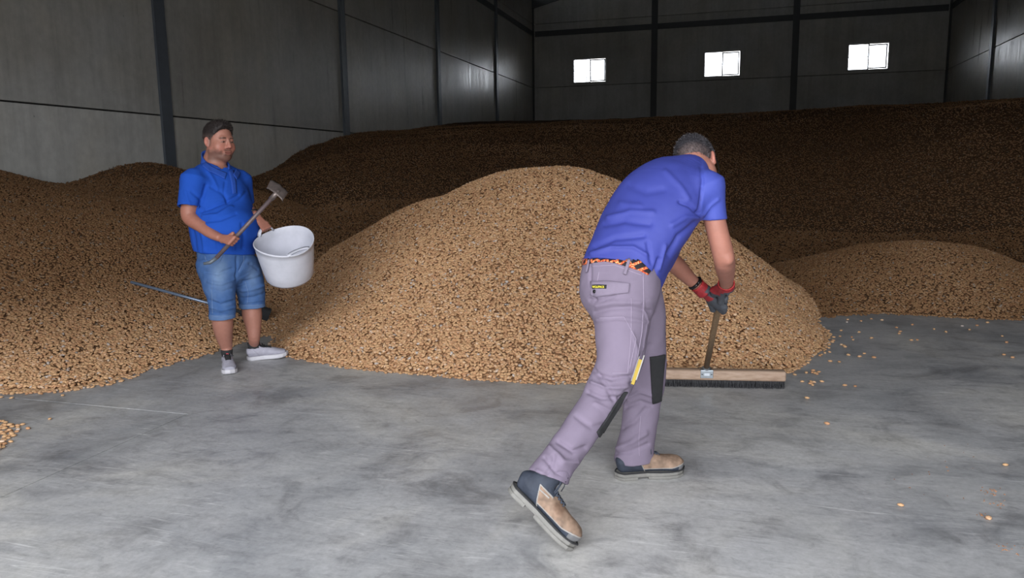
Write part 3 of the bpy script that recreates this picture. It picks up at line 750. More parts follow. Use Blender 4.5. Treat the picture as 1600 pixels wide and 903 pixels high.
def poly_in(px, py, poly):
    ins = np.zeros(len(px), bool); n = len(poly)
    for i in range(n):
        x0, y0 = poly[i]; x1, y1 = poly[(i+1) % n]
        c = ((y0 > py) != (y1 > py)) & (px < (x1-x0)*(py-y0)/((y1-y0) if y1 != y0 else 1e-9)+x0); ins ^= c
    return ins

def refine(V, Q):
    e = np.concatenate([Q[:, [0, 1]], Q[:, [1, 2]], Q[:, [2, 3]], Q[:, [3, 0]]]); es = np.sort(e, 1); u, inv = np.unique(es, axis=0, return_inverse=True); inv = inv.ravel()
    n, m, q = len(V), len(u), len(Q); V2 = np.concatenate([V, V[u].mean(1), V[Q].mean(1)]); E = inv.reshape(4, q)+n; F = np.arange(q)+n+m
    Q2 = np.concatenate([np.stack([Q[:, k], E[k], F, E[k-1]], -1) for k in range(4)])
    return lap(V2, Q2, 2, .5), Q2

def bvh_of(V, Q): return BVHTree.FromPolygons([tuple(v) for v in V], [tuple(int(i) for i in q) for q in Q])
def wrap_strip(bvh, top, bot, nu, nv, off, thick, name, mat, parent, smooth=True, fallback=None):
    """a strip of cloth lying on a body: rows between two pixel polylines, laid on the surface the viewer sees"""
    def samp(poly, t):
        poly = np.array(poly, float); L = np.r_[0, np.cumsum(np.hypot(*np.diff(poly, axis=0).T))]; return np.array([np.interp(t*L[-1], L, poly[:, k]) for k in (0, 1)])
    P = np.zeros((nu, nv, 3)); ok = np.zeros((nu, nv), bool); NN = np.zeros((nu, nv, 3))
    for i in range(nu):
        a, b = samp(top, i/(nu-1)), samp(bot, i/(nu-1))
        for j in range(nv):
            q = a+(b-a)*j/(nv-1); d = unit(ray(*q)); h = bvh.ray_cast(Vector(CAMP), Vector(d))
            if h[0] is not None: P[i, j] = h[0]; n = np.array(h[1]); NN[i, j] = n if n @ d < 0 else -n; ok[i, j] = True
    V = []; ids = -np.ones((nu, nv), int); M1 = []
    for i in range(nu):
        for j in range(nv):
            if ok[i, j]: ids[i, j] = len(M1); M1.append((i, j))
    n = len(M1)
    if n < 4: return None
    nrm = NN.copy()
    for _ in range(2):
        s2 = nrm.copy(); s2[1:] += nrm[:-1]; s2[:-1] += nrm[1:]; s2[:, 1:] += nrm[:, :-1]; s2[:, :-1] += nrm[:, 1:]
        nrm = s2/(np.linalg.norm(s2, axis=-1, keepdims=True)+1e-9)
    V = [P[i, j]+nrm[i, j]*(off+thick) for i, j in M1]+[P[i, j]+nrm[i, j]*(off-.002) for i, j in M1]
    F = []; edge = {}
    for i in range(nu-1):
        for j in range(nv-1):
            q = [ids[i, j], ids[i+1, j], ids[i+1, j+1], ids[i, j+1]]
            if min(q) < 0: continue
            pp = [P[i, j], P[i+1, j], P[i+1, j+1], P[i, j+1]]
            if max(np.linalg.norm(pp[k]-pp[k-1]) for k in range(4)) > .06: continue
            F.append(tuple(q)); F.append(tuple(x+n for x in q[::-1]))
            for k in range(4):
                e = (q[k], q[(k+1) % 4])
                if (e[1], e[0]) in edge: del edge[(e[1], e[0])]
                else: edge[e] = 1
    for a, b in edge: F.append((b, a, a+n, b+n))
    return mesh_obj(name, V, F, mat, parent, smooth)

def emit(name, V, Q, mat, parent, colors=None): return mesh_obj(name, V, Q.astype(int), mat, parent, True, colors)

def attr_mat(name, rough=.6, nscale=60, bump=.15, bdist=.002, var=.08, spec=.4, sss=0.0, weave=None):
    t = NT(name); a = t.n('Attribute', attribute_name='Col'); v = t.coord(kind='World'); n = t.noise(nscale, 5, .6, v)
    c = t.mix(1.0, a.outputs['Color'], t.ramp(n, [(.25, 1-var), (.75, 1+var)]), 'MULTIPLY')
    nm = t.bump(n, bump, bdist)
    if weave:
        wv = t.n('TexWave', wave_type='BANDS', bands_direction='DIAGONAL'); wv.inputs['Scale'].default_value = weave; t.l(v, wv.inputs['Vector'])
        nm = t.bump(wv.outputs['Fac'], .25, .0008, nm)
    if sss: t.b.inputs['Subsurface Weight'].default_value = sss; t.b.inputs['Subsurface Radius'].default_value = (.012, .005, .003); t.b.inputs['Subsurface Scale'].default_value = 1.0
    return t.done(c, rough, nm, spec=spec)
M['skin'] = attr_mat('skin', .52, 45, .12, .002, .07, .4, .08)
M['cloth_blue'] = attr_mat('pique_cotton', .85, 14, .10, .003, .05, .2, weave=260)
M['jersey'] = attr_mat('sports_jersey', .62, 9, .10, .003, .05, .35, weave=300)
M['canvas'] = attr_mat('work_trouser_canvas', .85, 10, .12, .004, .06, .2, weave=320)
M['denim'] = attr_mat('denim', .85, 26, .12, .003, .10, .2, weave=220)
M['leather'] = attr_mat('worn_boot_leather', .7, 38, .25, .002, .14, .3)
M['knit'] = attr_mat('sneaker_knit', .8, 50, .2, .001, .06, .2)
M['glove'] = attr_mat('coated_glove', .55, 60, .3, .0015, .10, .4)
M['hair'] = attr_mat('short_hair', .6, 160, .6, .003, .30, .3)
M['black'] = simple('black_fabric', srgb(38, 38, 40), .85, 0, .1, 80)
M['rubber'] = simple('grey_rubber', srgb(118, 116, 112), .8, 0, .15, 40)
M['lace'] = simple('dark_lace', srgb(52, 58, 70), .85)
M['stitch'] = simple('pale_piping', srgb(170, 168, 165), .8)
M['white_rubber'] = simple('white_rubber', srgb(192, 190, 196), .6, 0, .04)
M['black_gloss'] = simple('black_plastic', srgb(22, 22, 24), .3)
M['patch'] = simple('black_reinforced_fabric', srgb(34, 34, 36), .9, 0, .2, 50, None, .4)

# ---------------------------------------------------------------- head in local frame: x = its left, y = forward, z = up, metres
def frame(fwd, up):
    f = unit(fwd); l = unit(np.cross(up, f)); u = np.cross(f, l); return np.array([l, f, u])     # rows: left, forward, up
def head_ops(c, R, s, fat=0.0, smile=True):
    W = lambda p: c+s*(np.array(p) @ R)
    E = lambda p, r, k, rot=None: ('+', Ell(W(p), np.array(r)*s, R if rot is None else rot @ R), k*s)
    o = [E((0, -.012, .035), (.077, .098, .088), .0), E((0, .030, -.035), (.062+fat*.012, .062, .082), .03),
         E((0, .060, -.100), (.028+fat*.006, .024, .022), .018), E((0, .037, -.090), (.048+fat*.012, .040, .026), .025)]
    for sx in (-1, 1):
        o += [E((sx*.041, .058, -.032), (.026+fat*.008, .028, .030+fat*.008), .02), E((sx*.058, .004, -.058), (.018+fat*.008, .032, .030), .03)]
    o += [('+', Cap(W((-.034, .079, .026)), W((.034, .079, .026)), .012*s), .014*s),
          ('+', Cap(W((0, .090, .016)), W((0, .106, -.018)), .0085*s, .0115*s), .012*s), E((0, .104, -.026), (.015, .017, .011), .008)]
    for sx in (-1, 1):
        o += [E((sx*.013, .094, -.031), (.008, .012, .008), .006), ('-', Ell(W((sx*.031, .101, .004)), np.array((.019, .015, .011))*s, R), .010*s),
              E((sx*.031, .077, .004), (.015, .014, .012), .003), ('+', Cap(W((sx*.019, .089, .012)), W((sx*.043, .083, .011)), .0045*s), .004*s)]
    o += [('+', Cap(W((-.020, .084, -.060)), W((.020, .084, -.060)), .0075*s), .006*s), ('+', Cap(W((-.018, .084, -.073)), W((.018, .084, -.073)), .008*s), .006*s),
          ('-', Cap(W((-.026, .101, -.062 if smile else -.066)), W((0, .104, -.068)), .0042*s), .002*s), ('-', Cap(W((.026, .101, -.062 if smile else -.066)), W((0, .104, -.068)), .0042*s), .002*s)]
    for sx in (-1, 1):
        er = np.array([unit((1, sx*.35, 0)), unit((-sx*.35, 1, .15)), (0, -.15, 1)]); er = np.array([unit(q) for q in er])
        o += [E((sx*.079, -.012, -.004), (.010, .020, .032), .006, er), ('-', Ell(W((sx*.091, -.006, -.002)), np.array((.008, .011, .018))*s, er @ R), .004*s),
              ('+', Cap(W((sx*.078, -.004, -.030)), W((sx*.079, -.006, -.026)), .008*s), .004*s)]
    return o
def hair_ops(c, R, s, front=.050, side=-.006, back=-.055, th=.007, quiff=.006):
    """a skull cap cut along the hair line"""
    W = lambda p: c+s*(np.array(p) @ R)
    o = [('+', Ell(W((0, -.014, .038)), np.array((.077+th*.6, .098+th*.7, .088+th))*s, R), 0),
         ('+', Ell(W((0, .030, .086)), np.array((.060, .062, .040+quiff))*s, R), .03*s)]
    # cutting planes: face opening, and nape
    o += [('&', Half(W((0, .052, front)), -(np.array((0, -.85, .55)) @ R)), .010*s), ('&', Half(W((0, -.02, side)), -(np.array((0, -.34, 1.0)) @ R)), .012*s)]
    return o
def paint_head(V, c, R, s, skin, beard=0.0):
    L = (V-c) @ R.T/s; x, y, z = L.T; C = np.tile(np.array(skin[:3]), (len(V), 1)); ax = np.abs(x)
    def mixc(m, col): m = np.clip(m, 0, 1)[:, None]; C[:] = C*(1-m)+np.array(col[:3])*m
    head = (z > -.16) & (np.abs(x) < .12) & (np.abs(y) < .16)
    mixc(.35*np.exp(-((ax-.045)**2+(z+.035)**2)/.0006)*(y > .03)*head, srgb(196, 118, 104))
    mixc(.30*np.exp(-((x)**2+(z+.026)**2)/.0003)*(y > .09)*head, srgb(196, 112, 98))
    mixc(.35*((ax > .078) & head & (z > -.05) & (z < .05)), srgb(200, 120, 106))
    bd = np.clip((-.050-z+np.where(ax < .03, .012-np.clip(ax-.02, 0, .01)*1.2, (ax-.03)*.30))*34+1.1*n3(V, 70), 0, 1)*np.clip((z+.135)*40, 0, 1)*np.clip((y+.012)*60, 0, 1)*head
    mz = z+.0665-6.0*ax**2; lip = np.exp(-(mz/(.0085*np.sqrt(np.clip(1-(ax/.026)**2, .02, 1))))**2)*np.clip((.027-ax)*200, 0, 1)*(y > .07)*head
    mixc(beard*bd*(1-lip), srgb(84, 62, 54)); mixc(beard*.75*np.exp(-((z+.050)/.006)**2)*np.clip((.032-ax)*90, 0, 1)*(y > .07)*head, srgb(76, 56, 50))
    mixc(beard*.8*np.clip((ax-.062)*120, 0, 1)*np.clip((.035-z)*60, 0, 1)*np.clip((z+.050)*60, 0, 1)*np.exp(-((y-.012)/.013)**2)*head, srgb(80, 62, 56))
    mixc(.75*lip, srgb(150, 84, 78)); mixc(.9*np.exp(-(mz/.0026)**4)*np.clip((.024-ax)*250, 0, 1)*(y > .07)*head, srgb(62, 34, 32))
    mixc(.85*np.exp(-((z-.0235-.004*np.sin(ax*60))/.0050)**4)*np.clip((ax-.012)*250, 0, 1)*np.clip((.054-ax)*120, 0, 1)*(y > .05)*head, srgb(56, 42, 38))
    ey = ((ax-.031)/.0115)**2+((z-.003+12*(ax-.031)**2)/.0038)**2
    mixc(.95*(ey < 1)*(y > .06)*head, srgb(118, 98, 92)); mixc(.98*(((ax-.031)**2+(z-.003)**2) < .0048**2)*(y > .06)*head, srgb(34, 26, 22))
    mixc(.45*((ey >= 1) & (ey < 2.4) & (y > .06) & head), srgb(70, 46, 40))
    return C

# ---------------------------------------------------------------- a hand closed round a rod
def grip_ops(wrist, rod_p, rod_ax, rod_r, side=1, s=1.0, thick=1.0, k=.006, flip=1):
    """wrist -> palm -> four bent fingers wound round the rod, thumb from the side of the palm the other way round"""
    ax = unit(rod_ax); w = wrist-rod_p; t = -(w-ax*(w @ ax)); t = unit(t); n = unit(np.cross(ax, t))*flip
    r = rod_r+.0085*s*thick; ops = []; fr = .0088*s*thick
    def circ(phi, off, rr=None):
        rr = r if rr is None else rr; return rod_p+ax*off+(n*math.cos(phi)+t*math.sin(phi))*rr
    base = rod_p+n*(rod_r+.016*s)-t*.004
    # palm: from the wrist to the four knuckles
    for q, wd in ((-.030, .014), (-.010, .016), (.010, .016), (.028, .014)):
        kn = circ(math.radians(38), q*s, rod_r+.020*s)
        ops.append(('+', Cap(wrist+ax*q*.45*s, kn, wd*s*.95*thick, wd*s*.80*thick), .012*s))
    lens = (1.0, 1.08, 1.02, .84)
    for i, q in enumerate((.030, .010, -.010, -.029)):
        rr = fr*(1, 1.03, .98, .86)[i]; L = lens[i]
        ph = [math.radians(a) for a in (38, 38+62*L, 38+122*L, 38+172*L)]
        pts = [circ(ph[0], q*s, rod_r+.018*s)]+[circ(a, (q+.001*j)*s, rod_r+rr*1.0) for j, a in enumerate(ph[1:])]
        for a, b, u in zip(pts[:-1], pts[1:], (1.0, .93, .86)): ops.append(('+', Cap(a, b, rr*u*1.05, rr*u), .003*s))
    # thumb: leaves the side of the palm near its base, wraps the other way
    tb = wrist*.55+rod_p*.45+ax*.028*s*flip*side*1.0+n*.006
    m1 = circ(math.radians(-48), .034*s, rod_r+.015*s); m2 = circ(math.radians(-105), .028*s, rod_r+.011*s)
    ops += [('+', Cap(tb, m1, .0135*s*thick, .0115*s*thick), .008*s), ('+', Cap(m1, m2, .0112*s*thick, .0098*s*thick), .003*s)]
    return ops

# ================================================================ footwear
def shoe_outline(L, wf, wh, n=70, pad=0.0):
    """sole outline: heel at x=0, toe at x=L"""
    xs = [0, .02, .10, .25, .42, .60, .74, .86, .95, 1.0]
    w = [.0, .62, 1.0, .98, .86, 1.02, 1.12, 1.0, .66, .0]
    P = []
    for t in np.linspace(0, math.pi, n):
        x = (1-math.cos(t))/2; ww = np.interp(x, xs, w)*(wh+(wf-wh)*min(1, max(0, (x-.25)/.35)))
        ww = math.sqrt(max(0, 1-(1-min(1, x/.09))**2))*ww/max(.001, 1) if x < .09 else ww
        P.append((x*L, ww))
    return [(x, y+pad) for x, y in P]+[(x, -y-pad) for x, y in P[::-1][1:-1]]
class Foot:
    def __init__(s, heel, fwd, up, L, side):
        s.H = np.array(heel, float); s.R = frame(fwd, up); s.L = L; s.side = side   # rows: left, forward, up
    def W(s, x, y, z): return s.H+s.R[1]*x+s.R[0]*y+s.R[2]*z
    def loc(s, V): d = V-s.H; return d @ s.R[1], d @ s.R[0], d @ s.R[2]
def prism(foot, outline, zb, zt, name, mat, parent, bend=None):
    n = len(outline); V = []
    cx = sum(p[0] for p in outline)/n
    for k, (z, sh) in enumerate(((zb, .94), (zb*.7+zt*.3, 1.0), (zt, .985))):
        for x, y in outline:
            xx = cx+(x-cx)*(sh*.5+.5 if k == 0 else 1); V.append(foot.W(xx, y*sh, z+(bend(xx) if bend else 0)))
    F = [tuple(range(n))[::-1], tuple(range(2*n, 3*n))]
    for k in (0, 1):
        for i in range(n): F.append((k*n+i, k*n+(i+1) % n, (k+1)*n+(i+1) % n, (k+1)*n+i))
    o = mesh_obj(name, V, F, mat, parent, False); return o

def make_boot(foot, parent, name='work_boot'):
    W = foot.W; A = foot.R[0]
    ring = lambda x, z, hw, hh: (W(x, 0, z), hw, hh, A)
    ops = [('+', Loft([ring(.026, .062, .032, .036), ring(.055, .068, .037, .042), ring(.10, .072, .040, .044), ring(.15, .068, .043, .042), ring(.20, .061, .047, .037), ring(.245, .055, .051, .033), ring(.278, .051, .045, .029)]), 0),
           ('+', Loft([(W(.062, 0, .075), .038, .046, A), (W(.074, 0, .110), .038, .045, A), (W(.084, 0, .145), .041, .046, A), (W(.088, 0, .170), .042, .046, A)], cap=.3), .03),
           ('+', Ell(W(.262, 0, .054), (.045, .048, .030), np.array([A, foot.R[1], foot.R[2]])), .02),
           ('&', Half(W(0, 0, .028), -foot.R[2]), 0), ('&', Half(W(.07, 0, .172), foot.R[2]), .004),
           ('-', Loft([(W(.085, 0, .140), .034, .038, A), (W(.088, 0, .20), .036, .040, A)], cap=.3), .004)]
    V, Q = refine(*Field(ops, .0026).mesh()); N = vnormals(V, Q); x, y, z = foot.loc(V)
    seam = np.zeros(len(V))
    tan = np.array(srgb(130, 108, 92)[:3]); navy = np.array(srgb(50, 55, 66)[:3]); pale = np.array(srgb(140, 136, 132)[:3]); dk = np.array(srgb(104, 104, 106)[:3])
    C = np.tile(tan, (len(V), 1)); nz = n3(V, 40)+.6*n3(V, 110, 2)
    C *= (1+.7*nz)[:, None]; C = C*(1-np.clip((n3(V, 25, 4)-.1)*2.2, 0, .5)[:, None])+np.array(srgb(96, 70, 54)[:3])*np.clip((n3(V, 25, 4)-.1)*2.2, 0, .5)[:, None]
    f1 = (x-.098)-(.085-z)*.55        # counter edge, slanting forward towards the sole
    f2 = z-(.112-(x-.03)*.10)         # collar panel
    rand = z-(.050+.012*np.clip((x-.24)*20, 0, 1))
    cnt = (f1 < 0) | ((f2 > 0) & (x < .150)) | (rand < 0)
    C[cnt] = navy*(1+.25*nz[cnt])[:, None]
    toe = (x > .272) & (z < .062); C[toe] = dk*(1+.3*nz[toe])[:, None]
    d = np.minimum.reduce([np.abs(f1)+(f2 > 0)*1, np.abs(f2)+(x > .150)*1+(f1 < 0)*1, np.abs(rand)+(f1 < 0)*1, np.abs(z-.092)+(f1 < 0)*1+(x > .14)*1])
    ln = d < .0022; C[ln] = pale; V = V+N*(np.where(d < .003, .0012, 0)+.0012*nz)[:, None]
    up = emit('upper', V, Q, M['leather'], parent, C); up.name = 'upper'
    arch = lambda xx: 0.0
    ol = shoe_outline(foot.L, .0485, .039)
    so = prism(foot, shoe_outline(foot.L-.004, .048, .0385), .012, .034, 'sole', M['rubber'], parent)
    heel = [p for p in ol if p[0] < .095]; fore = [p for p in ol if p[0] > .135]
    prism(foot, heel, 0, .014, 'heel_block', M['rubber'], so); prism(foot, fore, 0.0, .014, 'tread', M['rubber'], so)
    mb = MB(); pw = [foot.W(px, py*1.01, .034) for px, py in ol]; mb.tube(pw+[pw[0]], .0035, 6); mb.build('welt', M['black'], so, True)
    bv = bvh_of(V, Q)
    def top(x, y):
        h = bv.ray_cast(Vector(foot.W(x, y, .3)), Vector(-foot.R[2])); return np.array(h[0])+foot.R[2]*.004 if h[0] is not None else foot.W(x, y, .1)
    mb = MB(); xsl = [.125, .138, .152, .166, .180, .194]
    for i in range(len(xsl)-1):
        for s in (-1, 1): mb.tube([top(xsl[i], s*.018), top((xsl[i]+xsl[i+1])/2, 0)+foot.R[2]*.003, top(xsl[i+1], -s*.018)], .0026, 6)
    for s in (-1, 1):
        a = top(.125, s*.006); mb.tube([a, a+foot.R[2]*.012+foot.R[0]*s*.012, a+foot.R[0]*s*.030+foot.R[1]*.004, a+foot.R[0]*s*.036-foot.R[2]*.03+foot.R[1]*.02, a+foot.R[0]*s*.040-foot.R[2]*.052+foot.R[1]*.022], .0018, 6)
    mb.build('shoelace', M['lace'], parent, True)
    return up

def make_sneaker(foot, parent):
    W = foot.W; A = foot.R[0]
    ring = lambda x, z, hw, hh: (W(x, 0, z), hw, hh, A)
    ops = [('+', Loft([ring(.020, .052, .027, .034), ring(.05, .058, .033, .040), ring(.10, .058, .035, .038), ring(.15, .053, .039, .034), ring(.20, .045, .044, .027), ring(.235, .040, .044, .022), ring(.262, .037, .034, .018)]), 0),
           ('+', Loft([(W(.055, 0, .06), .034, .044, A), (W(.056, 0, .09), .034, .045, A), (W(.056, 0, .115), .035, .046, A)], cap=.3), .02),
           ('&', Half(W(0, 0, .022), -foot.R[2]), 0), ('&', Half(W(.05, 0, .098), foot.R[2]-.25*foot.R[1]), .004),
           ('-', Loft([(W(.055, 0, .085), .027, .036, A), (W(.055, 0, .14), .028, .037, A)], cap=.3), .003)]
    V, Q = Field(ops, .0026).mesh(); x, y, z = foot.loc(V)
    C = np.tile(np.array(srgb(160, 158, 170)[:3]), (len(V), 1))*(1+.15*n3(V, 60))[:, None]
    tongue = (np.abs(y) < .021-.06*np.clip(x-.12, 0, .2)) & (x > .085) & (x < .175) & (z > .055)
    C[tongue] = srgb(38, 38, 42)[:3]; C[(z > .088) & (x < .09)] = srgb(44, 44, 48)[:3]
    C[(np.abs(y) < .008) & (x > .088) & (x < .103) & (z > .08)] = srgb(210, 80, 90)[:3]
    C[(np.abs(f_ := (x-.075)+(z-.05)*.8) < .003) & (z < .09)] = srgb(150, 148, 158)[:3]
    emit('upper', V, Q, M['knit'], parent, C)
    so = prism(foot, shoe_outline(foot.L, .048, .038), 0, .028, 'sole', M['white_rubber'], parent, lambda xx: .010*max(0, (xx-.2)/.09)**2)
    bv = bvh_of(V, Q)
    def top(x, y):
        h = bv.ray_cast(Vector(foot.W(x, y, .3)), Vector(-foot.R[2])); return np.array(h[0])+foot.R[2]*.003 if h[0] is not None else foot.W(x, y, .08)
    mb = MB(); xsl = [.108, .121, .134, .147, .160, .173]
    for i in range(len(xsl)-1):
        for s in (-1, 1): mb.tube([top(xsl[i], s*.017), top((xsl[i]+xsl[i+1])/2, 0)+foot.R[2]*.002, top(xsl[i+1], -s*.017)], .0024, 6)
    for s in (-1, 1):
        a = top(.112, s*.004); mb.tube([a, a+foot.R[2]*.012+A*s*.016, a+A*s*.034+foot.R[1]*.01-foot.R[2]*.008, a+A*s*.024+foot.R[1]*.02-foot.R[2]*.006, a+foot.R[1]*.004], .002, 6)
    mb.build('shoelace', M['black'], parent, True)

def group_part(name, parent):
    """a part made of sub-parts: an Empty under the person"""
    o = bpy.data.objects.new(name, None); COL.objects.link(o); o.parent = parent; o.location = -parent.location if False else (0, 0, 0)
    o.matrix_parent_inverse = Matrix.Translation(-parent.location); o.empty_display_size = .05; return o

def strands(name, V, Q, n, length, comb, mat, parent, cols, rad=.0009, rng=np.random.default_rng(3)):
    """short hair blades rooted on the scalp mesh"""
    N = vnormals(V, Q); ids = rng.integers(0, len(V), n); P = V[ids]+rng.normal(0, .0015, (n, 3)); D = unit_rows(N[ids]*.55+comb(V[ids])+rng.normal(0, .22, (n, 3)))
    S = unit_rows(np.cross(D, rng.normal(0, 1, (n, 3)))); L = length*rng.uniform(.6, 1.2, (n, 1))
    a = P-N[ids]*.002; m = P+D*L*.55; t = P+D*L+N[ids]*(-.0018)
    vv = np.stack([a-S*rad, a+S*rad, m+S*rad*.9, m-S*rad*.9, t+S*rad*.3, t-S*rad*.3], 1).reshape(-1, 3)
    b = np.arange(n)[:, None]*6; ff = np.concatenate([b+[0, 1, 2, 3], b+[3, 2, 4, 5]])
    c = np.repeat(np.array(cols)[rng.integers(0, len(cols), n)], 6, 0)
    o = mesh_obj(name, vv, ff, mat, parent, True, c); tag(o, kind='stuff'); return o

# ================================================================ standing man with the tub (left)
D1 = 5.27
m1 = empty('person', (*on_floor(372, 568)[:2], 0), 'stocky man standing in bright blue polo shirt and denim shorts, holding a white tub', 'person')
UPV = np.array([0, 0, 1.0])
tubC = at(443.5, 376, 5.16); tax = unit(ijk(.03, .90, -.43)); tx = unit(np.cross(ijk(0, 0, 1), tax)); tx = tx if tx @ RT > 0 else -tx; ty = np.cross(tax, tx)
def tub_pt(a, r, h):
    """a: angle, h: 0 rim .. -0.29 base"""
    rim = (.012*math.cos(2*(a-.9)))*max(0, 1+h/.12)
    return tubC+tax*(h+rim)+(tx*math.cos(a)+ty*math.sin(a))*r
def ang(px, py):
    P = at(px, py, 5.16)-tubC; return math.atan2(P @ ty, P @ tx)
best = [min(np.linspace(-math.pi, math.pi, 360), key=lambda a: np.hypot(project(tub_pt(a, .2, 0))[0]-q[0], project(tub_pt(a, .2, 0))[1]-q[1])) for q in ((413, 359), (468, 392))]
fr_toe, fr_heel = on_floor(360, 586), None
fd1 = unit(fr_toe-on_floor(354.5, 569)); hR = fr_toe-fd1*.285
ftR = Foot(hR, fd1, UPV, .285, 1)
hL = on_floor(386, 563); ftL = Foot(hL, unit(ijk(.93, 0.03, .32)), UPV, .29, -1)
lug_t = tub_pt(best[0], .204, .044); lug_d = project(lug_t)[2]
F1 = ijk(.80, 0, -.60); L1 = ijk(.60, 0, .80); UPV = np.array([0, 0, 1.0])
hs = 1.08; th = math.radians(57); hf = ijk(math.sin(th), -.08, -math.cos(th)); HR1 = frame(hf, UPV+ijk(.03, 0, 0)); HC1 = at(342, 221.5, 5.27)
tr = [(354, 400, .200, .185), (351, 376, .222, .205), (348, 353, .228, .210), (345, 330, .222, .196), (341, 306, .214, .172), (337, 286, .200, .142), (336, 270, .150, .110), (336, 263, .088, .084)]
def trings(rs, grow, dep, lat): return [(at(x, y, dep), a+grow, b+grow, lat) for x, y, a, b in rs]
rod_a, rod_b = at(338, 403, 4.96), at(431, 303, 4.98); rax = unit(rod_b-rod_a)
def on_line(A, B, px, py):
    best = min(np.linspace(0, 1, 400), key=lambda t: np.hypot(project(A+(B-A)*t)[0]-px, project(A+(B-A)*t)[1]-py)); return A+(B-A)*best
hp1 = on_line(rod_a, rod_b, 364, 375); wr1 = at(343, 371, 5.01)
wr1l = at(400, 337, lug_d+.02); lugp = lug_t-UPV*.002; lugax = unit(tub_pt(best[0]+.1, .2, 0)-tub_pt(best[0]-.1, .2, 0)); lugax = lugax if lugax @ RT > 0 else -lugax
sh_r, el_r = at(304, 281, 5.12), at(295, 338, 5.10); sh_l, el_l = at(373, 282, 5.43), at(381, 322, 5.50)
body = head_ops(HC1, HR1, hs, fat=.8)
body += [('+', Loft([(HC1+UPV*-.055-HR1[1]*.035, .060, .060, L1), (at(335, 248, 5.30), .068, .068, L1), (at(335, 262, 5.29), .078, .080, L1)]), .03),
         ('+', Loft(trings(tr[1:], -.022, 5.29, L1)+[(at(336, 250, 5.29), .068, .070, L1)]), .03),
         ('+', Loft([(at(353, 412, 5.29), .165, .150, L1), (at(352, 390, 5.29), .175, .165, L1), (at(351, 370, 5.29), .19, .17, L1)]), .03),
         ('+', Loft([(sh_r, .058, .058, L1), (at(299, 310, 5.10), .055, .058, L1), (el_r, .047, .052, L1), (at(318, 355, 5.07), .043, .050, UPV), (at(333, 366, 5.03), .034, .040, UPV), (wr1, .026, .032, UPV)]), .03),
         ('+', Loft([(sh_l, .055, .055, L1), (at(379, 305, 5.47), .05, .05, L1), (el_l, .045, .046, L1), (at(392, 330, (5.50+lug_d)/2+.02), .038, .040, L1), (wr1l, .026, .030, L1)]), .03)]
body += grip_ops(wr1, hp1, rax, .014, side=1, s=.98, flip=-1)
body += grip_ops(wr1l, lugp, lugax, .010, side=1, s=.95, flip=-1)
body += [('+', Loft([(at(341, 425, 5.20), .085, .085, L1), (at(345, 470, 5.19), .072, .074, L1), (at(347, 492, 5.19), .066, .068, L1), (at(348, 506, 5.21), .068, .070, L1), (at(350, 524, 5.25), .056, .060, L1), (at(353.5, 541, 5.29), .040, .044, L1), (ftR.W(.058, 0, .105), .034, .038, L1), (ftR.W(.062, 0, .06), .028, .032, L1)]), .03),
         ('+', Loft([(at(382, 425, 5.38), .085, .085, L1), (at(391, 462, 5.40), .072, .072, L1), (at(393, 482, 5.41), .067, .069, L1), (at(394, 494, 5.42), .066, .070, L1), (at(396, 510, 5.43), .052, .058, L1), (at(397, 527, 5.44), .041, .044, L1), (ftL.W(.058, 0, .115), .035, .039, L1), (ftL.W(.062, 0, .06), .028, .032, L1)]), .03)]
V, Q = refine(*Field(body, .004).mesh())
SKIN1 = srgb(160, 110, 94)
C = paint_head(V, HC1, HR1, hs, SKIN1, beard=.72)
px, py, _ = project(V); nz = n3(V, 18)
C *= (1+.10*nz)[:, None]
kn = (py > 480); C[kn] *= np.array([.93, .95, .97])
C[(py > 300) & (py < 440)] *= np.array([.98, .92, .90])
emit('body', V, Q, M['skin'], m1, C)
# hair
V, Q = Field(hair_ops(HC1, HR1, hs, front=.058, side=-.012, th=.007, quiff=.009), .0035).mesh(); N = vnormals(V, Q)
V = V+N*(.004*n3(V, 90)+.003*n3(V, 220, 3))[:, None]
dark1 = [srgb(44, 38, 37)[:3], srgb(58, 50, 48)[:3], srgb(34, 30, 30)[:3], srgb(80, 73, 70)[:3]]
Lz = ((V-HC1) @ HR1[2])/hs
C = np.array(dark1[0])[None]*(1+.5*n3(V, 120))[:, None]; side_m = np.clip((.055-Lz)*30, 0, 1)[:, None]; C = C*(1-side_m*.5)+np.array(srgb(104, 84, 78)[:3])*side_m*.5
ho = emit('hair', V, Q, M['hair'], m1, C)
strands('hair_strands', V, Q, 9000, .012, lambda P: np.tile(HR1[1]*.9+HR1[2]*.15, (len(P), 1)), M['hair'], ho, dark1, .0005)

# polo shirt
shirt = [('+', Loft(trings(tr, 0, 5.29, L1)), 0), ('+', Cap(at(333, 268, 5.25), sh_r, .050, .078), .05), ('+', Cap(at(342, 269, 5.32), sh_l, .050, .076), .05),
         ('+', Loft([(sh_r, .080, .080, L1), (at(299, 304, 5.10), .080, .080, L1), (at(296, 322, 5.08), .077, .080, L1), (at(295.5, 330, 5.07), .077, .079, L1)], cap=.2), .035),
         ('+', Loft([(sh_l, .076, .076, L1), (at(378, 300, 5.46), .072, .074, L1), (at(381, 318, 5.49), .070, .072, L1), (at(383, 330, 5.50), .07, .07, L1)], cap=.2), .035),
         ('+', Ell(at(357, 358, 5.22), (.205, .20, .17), np.array([L1, F1, UPV])), .05)]
V_ops = shirt+[('-', Loft([(at(338, 250, 5.28), .088, .096, L1), (at(338, 264, 5.27), .072, .084, L1), (at(342, 272, 5.24), .030, .06, L1)], cap=.4), .01), ('-', Cap(at(350, 258, 5.16), at(361, 281, 5.08), .034, .012), .004)]
f = Field(V_ops, .006)
